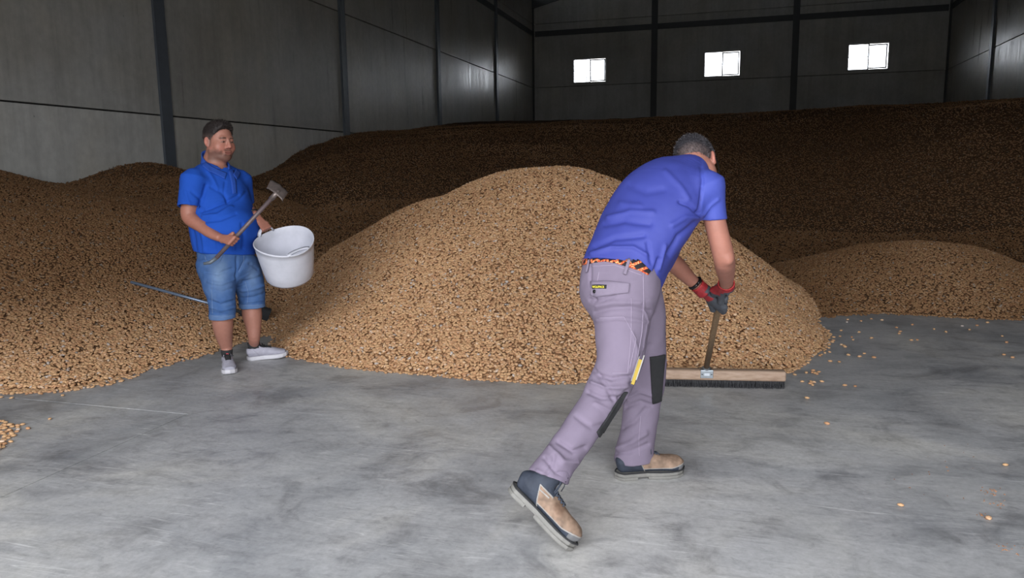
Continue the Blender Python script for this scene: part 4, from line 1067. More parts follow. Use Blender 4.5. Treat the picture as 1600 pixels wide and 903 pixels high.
# hems: bottom of the shirt and the sleeve ends, both hollow
X, Y, Z = f.ax(np.zeros(3, int), f.n)
def near(a, b, r): return Cap(a, b, r)(X, Y, Z)
hemA = Half(at(352, 395, 5.29), -(UPV+.10*L1+F1*.03)*1.0)(X, Y, Z)
f.F = np.maximum(f.F, hemA)
def cut_sleeve(c, n, r, inner_a, inner_b):
    h = Half(c, n)(X, Y, Z); zone = Cap(c-unit(n)*.04, c+unit(n)*.015, r)(X, Y, Z)
    f.F = np.where(zone < 0, np.maximum(f.F, h), f.F)
    f.F = np.maximum(f.F, -Cap(*inner_a)(X, Y, Z)) if inner_a else f.F
cut_sleeve(at(295.5, 323.5, 5.075), unit(at(296, 345, 5.07)-at(299, 300, 5.10))+ijk(-.12, 0, 0)*0, .098, (at(296.5, 318, 5.08), at(295.5, 329, 5.07), .060, .066), None)
cut_sleeve(at(381, 318, 5.49), unit(el_l-sh_l), .09, None, None)
torso_d = _sm(shirt[0][1](X, Y, Z), shirt[5][1](X, Y, Z), .05); zc = at(340, 300, 5.29)[2]
f.F = np.where(Z < zc, np.minimum(f.F, np.maximum(torso_d, hemA)), f.F)
V, Q = f.mesh(); V = lap(V, Q, 1, .4); N = vnormals(V, Q)
V = folds(V, N, [([(312, 322), (318, 305), (322, 290)], 3.2, -9), ([(314, 330), (330, 325), (352, 316), (372, 305)], 2.6, -8), ([(318, 338), (340, 336), (362, 322)], 2.6, 7), ([(318, 346), (344, 343), (368, 334)], 2.2, -6),
                 ([(330, 292), (345, 300), (356, 312)], 3, -5), ([(300, 300), (312, 310)], 3, -5), ([(298, 350), (303, 370), (306, 392)], 3, -6), ([(312, 352), (318, 372), (320, 392)], 2.6, 6), ([(338, 372), (342, 392)], 3, -5),
                 ([(378, 350), (381, 372), (380, 388)], 3, -6), ([(384, 300), (374, 312), (362, 320)], 2.4, -5), ([(325, 268), (335, 282), (340, 296)], 2.5, 4), ([(352, 285), (350, 300), (356, 318)], 2.2, -4), ([(300, 325), (293, 312), (290, 300)], 2.4, 4), ([(360, 372), (366, 388)], 2.5, 5)])
V = V+vnormals(V, Q)*(.010*n3(V, 7)+.004*n3(V, 19, 2))[:, None]
px, py, _ = project(V)
C = np.tile(np.array(srgb(30, 76, 170)[:3]), (len(V), 1)); sh1V, sh1Q = V, Q
so = emit('polo_shirt', V, Q, M['cloth_blue'], m1, C)
bv = bvh_of(V, Q)
M['shirt_blue_trim'] = simple('blue_trim', srgb(28, 72, 162), .85, 0, .06, 60)
# collar: a flared band round the neck, open in front
cops = [('+', Loft([(at(336.5, 266, 5.28), .108, .116, L1), (at(335.5, 257, 5.28), .094, .102, L1), (at(333.5, 243, 5.29), .078, .084, L1), (at(332, 228, 5.30), .076, .082, L1)], cap=.2), 0),
        ('-', Loft([(at(337.5, 274, 5.28), .094, .104, L1), (at(335.5, 257, 5.28), .082, .090, L1), (at(333.5, 243, 5.29), .070, .076, L1), (at(332, 222, 5.30), .070, .076, L1)], cap=.9), .003),
        ('&', Half(at(330, 244.5, 5.29)+F1*.0, UPV+F1*.55), .004), ('&', Half(at(336, 268, 5.28), -(UPV*1.0+F1*.30)), .004)]
f = Field(cops, .004); X, Y, Z = f.ax(np.zeros(3, int), f.n); c0 = at(338, 262, 5.28)
fx = (X-c0[0])*F1[0]+(Y-c0[1])*F1[1]; lx = np.abs((X-c0[0])*L1[0]+(Y-c0[1])*L1[1]); zz = Z-c0[2]
f.F = np.maximum(f.F, np.minimum(fx, .034+zz*.30-lx+.0))
V, Q = f.mesh(); emit('collar', lap(V, Q, 1, .4), Q, M['shirt_blue_trim'], so)
wrap_strip(bv, [(321, 254), (330, 260), (342, 266), (354, 271)], [(316, 260), (326, 268), (341, 275), (351, 280)], 30, 6, .004, .004, 'collar_flap', M['shirt_blue_trim'], so)
wrap_strip(bv, [(364, 273), (366, 269), (368, 265)], [(369, 281), (373, 276), (375, 271)], 16, 6, .004, .004, 'collar_flap', M['shirt_blue_trim'], so)
wrap_strip(bv, [(357, 268), (361, 285), (363, 303)], [(365, 266), (369, 284), (370, 302)], 16, 4, .001, .003, 'placket', M['shirt_blue_trim'], so)
wrap_strip(bv, [(281, 319), (290, 323), (301, 325.5), (311, 326)], [(280.5, 315.5), (290, 319.5), (301, 322), (311.5, 322.5)], 20, 3, .0005, .002, 'sleeve_cuff', M['shirt_blue_trim'], so)

# denim shorts
sr = at(338, 405, 5.20); slr = at(381, 405, 5.37)
ops = [('+', Loft([(at(352, 385, 5.29), .185, .172, L1), (at(352, 400, 5.29), .190, .178, L1), (at(354, 418, 5.29), .195, .170, L1), (at(356, 432, 5.29), .16, .14, L1)], cap=.5), 0),
       ('+', Loft([(at(339, 412, 5.20), .115, .115, L1), (at(342, 440, 5.18), .108, .108, L1), (at(346, 466, 5.17), .090, .092, L1), (at(347, 480, 5.185), .085, .087, L1), (at(347, 500, 5.19), .083, .087, L1), (at(347.5, 512, 5.19), .083, .087, L1)], cap=.2), .05),
       ('+', Loft([(at(378, 412, 5.36), .115, .115, L1), (at(388, 438, 5.38), .104, .104, L1), (at(393, 460, 5.40), .092, .092, L1), (at(394, 474, 5.41), .087, .088, L1), (at(395, 486, 5.41), .086, .088, L1), (at(395, 496, 5.41), .086, .088, L1)], cap=.2), .05)]
f = Field(ops, .006); X, Y, Z = f.ax(np.zeros(3, int), f.n)
pxg, pyg = None, None
for c, n_, ia, ib in ((at(347, 497.5, 5.19), ijk(.02, -1, 0), at(347, 488, 5.19), at(348, 520, 5.19)), (at(395, 480.5, 5.41), ijk(0, -1, 0), at(394.5, 470, 5.41), at(396, 505, 5.42))):
    zone = np.sqrt((X-c[0])**2+(Y-c[1])**2+(Z-c[2])**2)-.16
    f.F = np.where(zone < 0, np.maximum(f.F, Half(c, n_)(X, Y, Z)), f.F); f.F = np.maximum(f.F, -Cap(ia, ib, .072, .079)(X, Y, Z))
V, Q = f.mesh(); V = lap(V, Q, 1, .4); N = vnormals(V, Q)
V = folds(V, N, [([(322, 425), (340, 428), (362, 420)], 2.5, -6), ([(326, 440), (345, 444), (366, 436)], 2.4, 6), ([(328, 470), (345, 476), (365, 470)], 2.2, -7), ([(328, 480), (346, 485), (366, 480)], 1.8, 5), ([(330, 488), (350, 491)], 1.5, -4),
                 ([(380, 440), (395, 437), (411, 430)], 2.2, -6), ([(378, 455), (395, 452), (412, 446)], 2.2, 6), ([(378, 466), (398, 464), (413, 458)], 1.9, -6), ([(378, 473), (398, 471), (413, 468)], 1.5, 4), ([(370, 402), (370, 420), (368, 436)], 1.8, -7),
                 ([(320, 404), (330, 411), (344, 409), (350, 398)], 1.2, -5), ([(384, 405), (372, 425)], 2, -4), ([(330, 452), (348, 456), (364, 450)], 2, -4), ([(390, 412), (402, 420)], 2, -4)])
V = V+vnormals(V, Q)*(.006*n3(V, 16)+.003*n3(V, 40, 2))[:, None]
px, py, _ = project(V)
base = np.array(srgb(60, 90, 138)[:3]); fade = np.array(srgb(116, 138, 166)[:3]); C = np.tile(base, (len(V), 1))
fd = np.exp(-(((px-342)/13)**2+((py-428)/26)**2))*.75+np.exp(-(((px-394)/9)**2+((py-432)/24)**2))*.5+.35*np.clip(n3(V, 30), 0, 1)
C = C*(1-fd[:, None].clip(0, .8))+fade*fd[:, None].clip(0, .8)
hem = ((py > 492) & (px < 370)) | ((py > 475.5) & (px >= 370)); C[hem] = C[hem]*.7+fade*.3
do = emit('denim_shorts', V, Q, M['denim'], m1, C); bvd = bvh_of(V, Q)
M['denim_seam'] = simple('denim_stitching', srgb(96, 120, 158), .85, 0, .06, 90)
for ln in ([(333, 420), (331, 455), (332, 490)], [(383, 440), (388, 458), (386, 475)], [(320, 400), (322, 407), (331, 411), (343, 409), (347, 400)], [(381, 396), (381, 408), (373, 425)], [(330, 493.5), (347, 495.5), (363, 493.5)], [(379, 477), (395, 478), (411, 476)]):
    a_ = np.array(ln, float); d_ = np.gradient(a_, axis=0); d_ /= np.hypot(*d_.T)[:, None]; n_ = np.stack([-d_[:, 1], d_[:, 0]], -1)*.4
    wrap_strip(bvd, [tuple(q) for q in a_+n_], [tuple(q) for q in a_-n_], 40, 2, .0002, .0012, 'seam', M['denim_seam'], do)
# socks and sneakers
for ft, an in ((ftR, None), (ftL, None)):
    sn = group_part('sneaker', m1); make_sneaker(ft, sn)
    V, Q = Field([('+', Loft([(ft.W(.070, 0, .05), .030, .038, ft.R[0]), (ft.W(.060, 0, .085), .036, .042, ft.R[0]), (ft.W(.057, 0, .122), .040, .044, ft.R[0]), (ft.W(.056, 0, .150), .042, .047, ft.R[0])], cap=.2), 0), ('&', Half(ft.W(0, 0, .128), UPV), .003)], .004).mesh()
    mesh_obj('sock', V, Q, M['black'], m1, True)
MB().tube([wr1l+unit(el_l-wr1l)*.035+unit(np.cross(el_l-wr1l, UPV))*.034*math.cos(a)+unit(np.cross(np.cross(el_l-wr1l, UPV), el_l-wr1l))*.034*math.sin(a) for a in np.linspace(0, 2*math.pi, 20)], .007, 8).build('wrist_watch', M['black_gloss'], m1, True)

# short shovel in his right hand
sv = empty('hand_shovel', rod_a, 'short-handled square scoop with dull metal blade held up by the standing man', 'shovel')
MB().tube([rod_a, rod_a+(rod_b-rod_a)*.5, rod_b], .0135, 12).build('handle', simple('brown_shaft', srgb(104, 90, 92), .5, .3, .2, 30), sv, True)
MB().tube([rod_a-rax*.0, rod_a-rax*.04+ijk(-.012, 0, 0), rod_a-rax*.075+ijk(-.03, .018, 0)], [.0135, .012, .009], 10).build('hook_end', M['steel'], sv, True)
scoop_m = simple('worn_sheet_metal', srgb(122, 110, 106), .42, .55, .3, 22)
P1, P2, P3, P4 = at(424, 277, 5.04), at(417, 292, 4.96), at(442, 312, 4.94), at(452, 297, 5.03)
mb = MB(); nu, nv = 9, 7; nn = unit(np.cross(P4-P1, P2-P1)); nn = nn if nn @ FW < 0 else -nn
g = []
for i in range(nu):
    for j in range(nv):
        u, v = i/(nu-1), j/(nv-1); p = (P1*(1-v)+P2*v)*(1-u)+(P4*(1-v)+P3*v)*u
        edge = max(abs(u-.5)*2, 0)**6*.012+max(0, (.25-v)/.25)**2*.012
        ridge = .007*math.exp(-((u-.5)/.07)**2)
        g.append(p-nn*(edge-ridge*.9)*-1 if False else p+nn*(ridge-edge))
vv = g+[p-nn*.003 for p in g]; n = len(g); ff = []
for i in range(nu-1):
    for j in range(nv-1):
        q = (i*nv+j, (i+1)*nv+j, (i+1)*nv+j+1, i*nv+j+1); ff += [q, tuple(x+n for x in q[::-1])]
for i in range(nu-1): ff += [(i*nv, i*nv+n, (i+1)*nv+n, (i+1)*nv), (i*nv+nv-1, (i+1)*nv+nv-1, (i+1)*nv+nv-1+n, i*nv+nv-1+n)]
for j in range(nv-1): ff += [(j, j+1, j+1+n, j+n), ((nu-1)*nv+j, (nu-1)*nv+j+n, (nu-1)*nv+j+1+n, (nu-1)*nv+j+1)]
mb.add(vv, ff).build('blade', scoop_m, sv, True)
MB().tube([rod_b-rax*.05, rod_b, rod_b+rax*.03+nn*.004], [.017, .0175, .012], 12).build('socket', scoop_m, sv, True)

# white flexible tub
tb = empty('flexible_tub', tubC-tax*.29, 'white flexible plastic tub with two handles hanging from the standing man\'s left hand', 'tub')
prof = [(.0, -.280), (.145, -.280), (.158, -.268), (.170, -.20), (.181, -.12), (.190, -.05), (.193, -.004), (.198, .002), (.202, -.002), (.201, -.012), (.196, -.016), (.194, -.05), (.186, -.12), (.175, -.20), (.164, -.272), (.152, -.290), (.0, -.290)]
n = 56; vv = [tub_pt(2*math.pi*i/n, r, h) for r, h in prof for i in range(n)]; ff = []
for k in range(len(prof)-1):
    for i in range(n): ff.append((k*n+i, k*n+(i+1) % n, (k+1)*n+(i+1) % n, (k+1)*n+i))
white = NT('white_soft_plastic'); wn_ = white.noise(9, 5, .6, white.coord()); M['white'] = white.done(white.ramp(wn_, [(.3, srgb(190, 191, 200)), (.7, srgb(206, 206, 216))]), .42, white.bump(wn_, .08, .003), spec=.45)
b_ = mesh_obj('tub_body', vv, ff, M['white'], tb, True)
def tub_handle(a0, lift, out, w=.42):
    pts = []
    for t in np.linspace(-1, 1, 13):
        b = (1-t*t)**.6 if abs(t) < 1 else 0; pts.append(tub_pt(a0+t*w, .200+out*b, lift*b-.003))
    mb = MB(); tw = .012; V_ = []; F_ = []
    for i, p in enumerate(pts):
        tg = unit(pts[min(i+1, 12)]-pts[max(i-1, 0)]); o = unit(np.cross(tg, tax)); u2 = np.cross(o, tg)
        V_ += [p+o*tw+u2*.005, p-o*tw+u2*.005, p-o*tw-u2*.005, p+o*tw-u2*.005]
    for i in range(12):
        for j in range(4): F_.append((i*4+j, i*4+(j+1) % 4, (i+1)*4+(j+1) % 4, (i+1)*4+j))
    F_ += [(3, 2, 1, 0), (48, 49, 50, 51)]
    mb.add(V_, F_).build('tub_handle', M['white'], tb, True)
tub_handle(best[0], .046, .004, .30); tub_handle(best[1], .010, -.035, .42)

# shovel lying on the left heap behind him
def on_heap(px, py):
    d = ray(px, py); t = 2.0
    while t < 30:
        p = CAMP+d*t
        if p[2] <= max(0, float(htop(p[0], p[1]))): return p
        t += .01
    return CAMP+d*8
ls = empty('long_shovel', on_heap(340, 486), 'shovel with pale blue-grey metal handle lying on the left heap behind the standing man', 'shovel')
qa, qb = on_heap(205, 446), on_heap(372, 492); qa = qa+np.array([0, 0, .03]); qb = qb+np.array([0, 0, .035])
MB().tube([qa, (qa+qb)/2, qb], .0135, 12).build('handle', simple('blue_grey_tube', srgb(128, 142, 164), .35, .5, .05), ls, True)
ds = unit(qb-qa); sd = unit(np.cross(UPV, ds)); bn = np.cross(ds, sd)
sd = unit(sd*.8+bn*.6); bn = np.cross(ds, sd)
g = []; nu, nv = 8, 7
for i in range(nu):
    for j in range(nv):
        u, v = i/(nu-1), j/(nv-1)*2-1; w_ = .115*(1-.15*u)*(1 if u > .12 else .8); g.append(qb+ds*(.02+.25*u)+sd*w_*v+bn*(.03*v*v-.01*u*0+.0))
vv = g+[p-bn*.003 for p in g]; n = len(g); ff = []
for i in range(nu-1):
    for j in range(nv-1):
        q = (i*nv+j, (i+1)*nv+j, (i+1)*nv+j+1, i*nv+j+1); ff += [q, tuple(x+n for x in q[::-1])]
for i in range(nu-1): ff += [(i*nv, i*nv+n, (i+1)*nv+n, (i+1)*nv), (i*nv+nv-1, (i+1)*nv+nv-1, (i+1)*nv+nv-1+n, i*nv+nv-1+n)]
MB().add(vv, ff).build('blade', M['black'], ls, True)
MB().tube([qb-ds*.03, qb+ds*.05], [.017, .012], 12).build('socket', M['black'], ls, True)

# ================================================================ bending man with the broom (right)
m2 = empty('person', (*on_floor(960, 790)[:2], 0), 'bending man in purple-blue T-shirt, grey work trousers and red gloves pushing a broom', 'person')
br0, br1 = at(1101, 586, 4.74), at(1128.5, 449, 3.47); bax = unit(br0-br1)
S = unit(ijk(.62, -.25, -.74))
t2 = [(968, 424, 3.03, .166, .126), (984, 393, 3.05, .176, .130), (1006, 353, 3.09, .196, .134), (1031, 314, 3.14, .200, .136), (1053, 290, 3.19, .180, .122), (1074, 272, 3.22, .115, .088), (1086, 261, 3.25, .062, .060)]
HC2 = at(1088, 257.5, 3.30); f2 = unit(ijk(.52, -.62, .60)); HR2 = frame(f2, ijk(-.05, .8, .6))
shR, shL = at(1103, 291, 3.08), at(1037, 285, 3.37); elR, elL = at(1131, 402, 3.13), at(1036, 394, 3.46)
wR, wL = at(1135, 445, 3.40), at(1094, 450, 3.53)
gR = br1+bax*.06; gL = br1+bax*.19
ops = head_ops(HC2, HR2, 1.0, 0, False)
ops += [('+', Loft([(HC2-HR2[2]*.05-HR2[1]*.03, .056, .058, S), (at(1083, 262, 3.25), .058, .06, S), (at(1074, 275, 3.21), .07, .07, S)]), .03),
        ('+', Loft([(at(x, y, d), a-.024, b-.022, S) for x, y, d, a, b in t2[:-1]]), .03),
        ('+', Loft([(shR, .045, .045, S), (at(1113, 330, 3.09), .043, .045, S), (at(1121, 362, 3.10), .043, .044, S), (elR, .042, .045, S), (at(1133, 418, 3.22), .041, .043, S), (at(1135, 432, 3.31), .033, .036, S), (wR, .027, .030, S)]), .03),
        ('+', Ell(elR+ijk(.01, -.004, -.03), (.020, .020, .022)), .02),
        ('+', Loft([(shL, .045, .045, S), (at(1034, 340, 3.42), .044, .044, S), (elL, .044, .044, S), (at(1056, 414, 3.49), .042, .043, UPV), (at(1078, 436, 3.52), .032, .034, UPV), (wL, .026, .029, UPV)]), .03),
        ('+', Cap(wR, wR*.4+gR*.6, .024), .01), ('+', Cap(wL, wL*.4+gL*.6, .024), .01)]
V, Q = Field(ops, .004).mesh(); V = lap(V, Q, 1, .35)
C = paint_head(V, HC2, HR2, 1.0, srgb(162, 112, 97), .3)*(1+.10*n3(V, 18))[:, None]
px, py, _ = project(V); arm = (py > 300); C[arm] *= np.array([.96, .92, .90])
emit('body', V, Q, M['skin'], m2, C)
V, Q = Field(hair_ops(HC2, HR2, 1.0, front=.052, side=-.030, th=.007), .0035).mesh(); N = vnormals(V, Q)
V = V+N*(.003*n3(V, 90)+.002*n3(V, 220, 3))[:, None]
gh = [srgb(46, 44, 48)[:3], srgb(66, 64, 68)[:3], srgb(34, 32, 34)[:3], srgb(46, 44, 48)[:3], srgb(98, 94, 98)[:3]]
Lz = (V-HC2) @ HR2[2]
C = np.array(gh[0])[None]*(1+.5*n3(V, 120))[:, None]; sm_ = np.clip((.035-Lz)*28, 0, 1)[:, None]; C = C*(1-sm_*.6)+np.array(srgb(108, 90, 86)[:3])*sm_*.6
ho = emit('hair', V, Q, M['hair'], m2, C)
strands('hair_strands', V[Lz > .0], np.zeros((0, 4), int), 1, .01, lambda P: P*0, M['hair'], ho, gh) if False else None
def comb2(P):
    d = (P-HC2) @ HR2.T; return (-HR2[2][None]*.9*np.clip(.06-d[:, 2:3], 0, .1)*12+HR2[1][None]*.35)
strands('hair_strands', V, Q, 11000, .010, comb2, M['hair'], ho, gh, .00045)
# glasses
gl = group_part('glasses', m2)
W2 = lambda x, y, z: HC2+np.array([x, y, z]) @ HR2
mb = MB()
for sx in (-1, 1): mb.tube([W2(sx*.079, -.018, .010), W2(sx*.083, .0, .022), W2(sx*.080, .05, .018), W2(sx*.070, .100, .012)], [.0028, .0026, .0026, .003], 8)
mb.build('temple', M['black_gloss'], gl, True)
mb = MB()
for sx in (-1, 1): mb.tube([W2(sx*.036+.027*math.cos(a)*1.0, .108-.006*abs(math.cos(a)), .002+.019*math.sin(a)) for a in np.linspace(0, 2*math.pi, 22)], .0024, 6)
mb.tube([W2(-.010, .106, .006), W2(0, .110, .009), W2(.010, .106, .006)], .002, 6)
mb.build('rim', M['black_gloss'], gl, True)
for sx in (-1, 1):
    c = W2(sx*.036, .105, .002); pts = [W2(sx*.036+.026*math.cos(a), .105, .002+.018*math.sin(a)) for a in np.linspace(0, 2*math.pi, 20, endpoint=False)]
    mesh_obj('lens', pts+[p+HR2[1]*.0015 for p in pts], [tuple(range(20))[::-1], tuple(range(20, 40))]+[(i, (i+1) % 20, (i+1) % 20+20, i+20) for i in range(20)], M['glass'], gl)

# T-shirt
ops = [('+', Loft([(at(962, 440, 3.02), .166, .126, S)]+[(at(x, y, d), a, b, S) for x, y, d, a, b in t2], cap=.4), 0), ('+', Cap(at(1076, 276, 3.20), shR, .050, .064), .05), ('+', Cap(at(1068, 276, 3.24), shL, .052, .064), .05),
       ('+', Loft([(shR, .066, .064, S), (at(1111, 314, 3.085), .056, .058, S), (at(1116, 338, 3.09), .051, .054, S), (at(1120, 360, 3.095), .050, .054, S)], cap=.2), .03),
       ('+', Loft([(shL, .066, .064, S), (at(1036, 320, 3.40), .058, .058, S), (at(1035, 350, 3.43), .056, .056, S)], cap=.3), .04),
       ('+', Loft([(at(1048, 335, 3.20), .08, .07, S), (at(1035, 385, 3.14), .075, .06, S), (at(1012, 430, 3.07), .075, .05, S), (at(1008, 462, 3.04), .06, .03, S)], cap=.4), .05),
       ('-', Loft([(at(1086, 262, 3.26), .066, .066, S), (at(1092, 250, 3.28), .07, .07, S)], cap=.5), .01)]
f = Field(ops, .006); X, Y, Z = f.ax(np.zeros(3, int), f.n)
h1 = Half(at(964, 404, 3.03), unit(ijk(-.25, -1, 0)))(X, Y, Z)      # hem over the back, dropping towards the front
# the hem follows the tilted waist: a plane through three points of the photographed hem
pA, pB, pC = at(912, 408, 3.06), at(1003, 419, 2.88), at(1021, 460, 3.10)
hn = unit(np.cross(pB-pA, pC-pA)); mid = at(1050, 320, 3.1); hn = -hn if (mid-pA) @ hn > 0 else hn
f.F = np.maximum(f.F, Half(pA, hn)(X, Y, Z))
c = at(1117, 344, 3.09); sn_ = unit(at(1121, 362, 3.10)-at(1112, 318, 3.085)); sn_ = unit(sn_+ijk(-.18, 0, 0))
zone = np.sqrt((X-c[0])**2+(Y-c[1])**2+(Z-c[2])**2)-.09; f.F = np.where(zone < 0, np.maximum(f.F, Half(c, sn_)(X, Y, Z)), f.F)
V, Q = f.mesh(); V = lap(V, Q, 1, .4); N = vnormals(V, Q)
V = folds(V, N, [([(1096, 262), (1097, 285), (1095, 318), (1092, 333)], 2.2, -6), ([(1092, 334), (1078, 322), (1062, 316)], 3, -8), ([(1090, 340), (1070, 340), (1050, 352)], 3.5, 7), ([(1084, 350), (1060, 368), (1046, 398)], 4, -8),
                 ([(1100, 336), (1110, 322), (1122, 312)], 2.5, 4), ([(930, 385), (960, 372), (1005, 368)], 4, -6), ([(925, 396), (955, 386), (990, 386), (1010, 398)], 3.5, 6), ([(945, 350), (975, 344), (1015, 350)], 5, -6), ([(950, 340), (985, 330), (1020, 333)], 4, 5),
                 ([(1030, 405), (1022, 430), (1021, 452)], 2.6, -8), ([(1040, 385), (1030, 420)], 3, 6), ([(1012, 380), (1018, 410)], 3, -5), ([(985, 290), (1010, 300), (1035, 296)], 6, -4), ([(1040, 268), (1062, 290), (1075, 310)], 4, 4), ([(970, 318), (1000, 322)], 5, 4)])
V = V+vnormals(V, Q)*(.009*n3(V, 7)+.004*n3(V, 18, 2))[:, None]
px, py, _ = project(V); C = np.tile(np.array(srgb(58, 66, 144)[:3]), (len(V), 1))
lit = (px > 1096-(py-262)*.02) & (py < 346) & (px > 1093); C[lit] = srgb(66, 78, 162)[:3]  # light on the right sleeve painted into the colour as a brighter blue
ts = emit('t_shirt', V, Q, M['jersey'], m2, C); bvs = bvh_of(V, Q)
M['t_trim'] = simple('blue_hem', srgb(54, 62, 138), .7, 0, .06, 50)

# work trousers
S2 = unit(ijk(.75, 0, -.66)); BK = unit(ijk(-.66, 0, -.75))
ops = [('+', Loft([(at(969, 396, 3.04), .150, .112, S2), (at(967, 412, 3.03), .155, .118, S2), (at(966, 438, 3.02), .165, .136, S2), (at(968, 462, 3.02), .163, .140, S2), (at(972, 485, 3.03), .13, .11, S2)], cap=.4), 0),
       ('+', Loft([(at(968, 452, 2.98), .112, .120, S2), (at(972, 490, 2.97), .108, .118, S2), (at(972, 528, 2.95), .098, .106, S2), (at(968, 565, 2.93), .088, .094, S2), (at(952, 602, 2.91), .081, .084, S2), (at(931, 640, 2.88), .072, .076, S2), (at(904, 677, 2.82), .067, .071, S2), (at(879, 712, 2.78), .066, .070, S2), (at(863, 736, 2.745), .070, .076, S2), (at(843, 768, 2.72), .076, .082, S2)], cap=.2), .04),
       ('+', Loft([(at(992, 455, 3.12), .105, .110, S2), (at(1002, 500, 3.16), .100, .104, S2), (at(1006, 545, 3.21), .092, .094, S2), (at(1008, 590, 3.26), .087, .088, S2), (at(1003, 630, 3.29), .080, .083, S2), (at(998, 670, 3.31), .078, .082, S2), (at(992, 705, 3.33), .084, .088, S2), (at(989, 730, 3.34), .086, .09, S2)], cap=.2), .04)]
f = Field(ops, .006); X, Y, Z = f.ax(np.zeros(3, int), f.n)
for c, n_, ia, ib, r0 in ((at(857, 747, 2.74), unit(at(846, 760, 2.78)-at(888, 712, 2.82)+ijk(.045, -.03, 0)), at(863, 740, 2.745), at(834, 778, 2.72), .062), (at(990, 718, 3.335), unit(ijk(.0, -1, -.0)), at(991, 705, 3.33), at(988, 745, 3.34), .076)):
    zone = np.sqrt((X-c[0])**2+(Y-c[1])**2+(Z-c[2])**2)-.13
    f.F = np.where(zone < 0, np.maximum(f.F, Half(c, n_)(X, Y, Z)), f.F); f.F = np.maximum(f.F, -Cap(ia, ib, r0)(X, Y, Z))
f.F = np.maximum(f.F, Half(at(966, 404, 3.03)+S2*0, unit(UPV+S2*-.12+ijk(.10, 0, 0)))(X, Y, Z))
V, Q = f.mesh(); V = lap(V, Q, 1, .4); N = vnormals(V, Q)
V = folds(V, N, [([(930, 488), (955, 482), (985, 480), (1015, 486)], 3.5, -6), ([(932, 478), (960, 472), (1000, 473)], 3, 5), ([(934, 500), (965, 497), (1010, 503)], 3, 5), ([(922, 468), (940, 470), (960, 462)], 3, -5),
                 ([(935, 585), (955, 592), (985, 588)], 3, -8), ([(926, 598), (950, 606), (982, 604)], 3.5, 8), ([(918, 612), (940, 622), (975, 622)], 3.2, -8), ([(925, 575), (945, 600), (960, 625)], 3.5, -7), ([(930, 630), (955, 642)], 3, 5),
                 ([(985, 600), (970, 625), (955, 650)], 3, -4), ([(900, 650), (925, 668), (950, 662)], 4, -5), ([(872, 690), (895, 705), (915, 700)], 4, -8), ([(860, 700), (880, 722), (902, 722)], 4, 8), ([(850, 715), (870, 738), (888, 742)], 3, -6), ([(840, 735), (852, 742)], 3, 4), ([(866, 712), (862, 730), (850, 745)], 3, -5),
                 ([(980, 622), (1000, 612), (1020, 618)], 3, 6), ([(978, 636), (1000, 628), (1018, 634)], 3, -6), ([(972, 668), (990, 660), (1010, 640)], 4, -7), ([(966, 700), (985, 692), (1008, 676)], 4, 8), ([(964, 708), (985, 706), (1012, 694)], 3, -6), ([(1000, 560), (1015, 540)], 4, -5),
                 ([(1004, 470), (1012, 500), (1006, 545), (996, 590)], 1.3, 3), ([(923, 412), (922, 440), (930, 470)], 2.2, -4), ([(988, 520), (995, 545), (990, 590)], 2, 3)])
V = V+vnormals(V, Q)*(.008*n3(V, 9)+.004*n3(V, 24, 2))[:, None]
trousers = np.array(srgb(120, 109, 126)[:3]); C = np.tile(trousers, (len(V), 1)); px, py, dz = project(V)
C *= (1-.10*np.clip((py-0)/900, 0, 0))[..., None] if False else 1
fc = (vnormals(V, Q)*unit_rows(CAMP-V)).sum(1) > 0
to = emit('work_trousers', V, Q, M['canvas'], m2, C); bvt = bvh_of(V, Q)
M['canvas_flat'] = simple('work_trouser_patch', srgb(119, 108, 125), .85, 0, .06, 60)
M['seam'] = simple('trouser_stitching', srgb(142, 130, 148), .85, 0, .06, 90)
for ln in ([(1005, 425), (1006, 470), (1003, 520), (996, 560), (987, 600)], [(987, 466), (986, 530), (981, 583)], [(936, 497), (975, 495), (994, 530), (984, 576)], [(1001, 650), (998, 690), (999, 712)], [(957, 583), (982, 583)], [(936, 425), (933, 440)], [(924, 416), (960, 414), (1003, 430)]):
    a_ = np.array(ln, float); d_ = np.gradient(a_, axis=0); d_ /= np.hypot(*d_.T)[:, None]; n_ = np.stack([-d_[:, 1], d_[:, 0]], -1)*.45
    wrap_strip(bvt, [tuple(q) for q in a_+n_], [tuple(q) for q in a_-n_], 60, 2, .0002, .0012, 'seam', M['seam'], to)
# belt: orange-and-black woven cord
bt = NT('woven_orange_belt'); gu = bt.coord((1, 1, 1), kind='World')
def xw(rot, sc, seed):
    w_ = bt.n('TexWave', wave_type='BANDS', bands_direction='X'); w_.inputs['Scale'].default_value = sc; w_.inputs['Distortion'].default_value = 1.5; w_.inputs['Detail Scale'].default_value = 2
    bt.l(bt.coord((1, 1, 1), rot, 'World'), w_.inputs['Vector']); return bt.ramp(w_.outputs['Fac'], [(.66, 0.0), (.74, 1.0)])
wa = bt.mix(1.0, xw((.0, .85, .45), 11, 0), xw((0, -.85, .45), 11, 1), 'LIGHTEN'); fl_ = bt.noise(160, 2, .5, gu)
oc = bt.ramp(fl_, [(.35, srgb(150, 38, 20)), (.5, srgb(205, 84, 38)), (.66, srgb(226, 176, 120))])
M['belt'] = bt.done(bt.mix(wa, srgb(26, 20, 24), oc), .8, bt.bump(wa, .6, .002))
be = wrap_strip(bvt, [(909, 404), (925, 398), (945, 395), (962, 397), (985, 401), (1000, 408), (1016, 424)], [(911, 414.5), (925, 411), (945, 408.5), (962, 411.5), (985, 418.5), (1000, 423.5), (1012, 430)], 60, 6, .001, .004, 'woven_belt', M['belt'], m2)
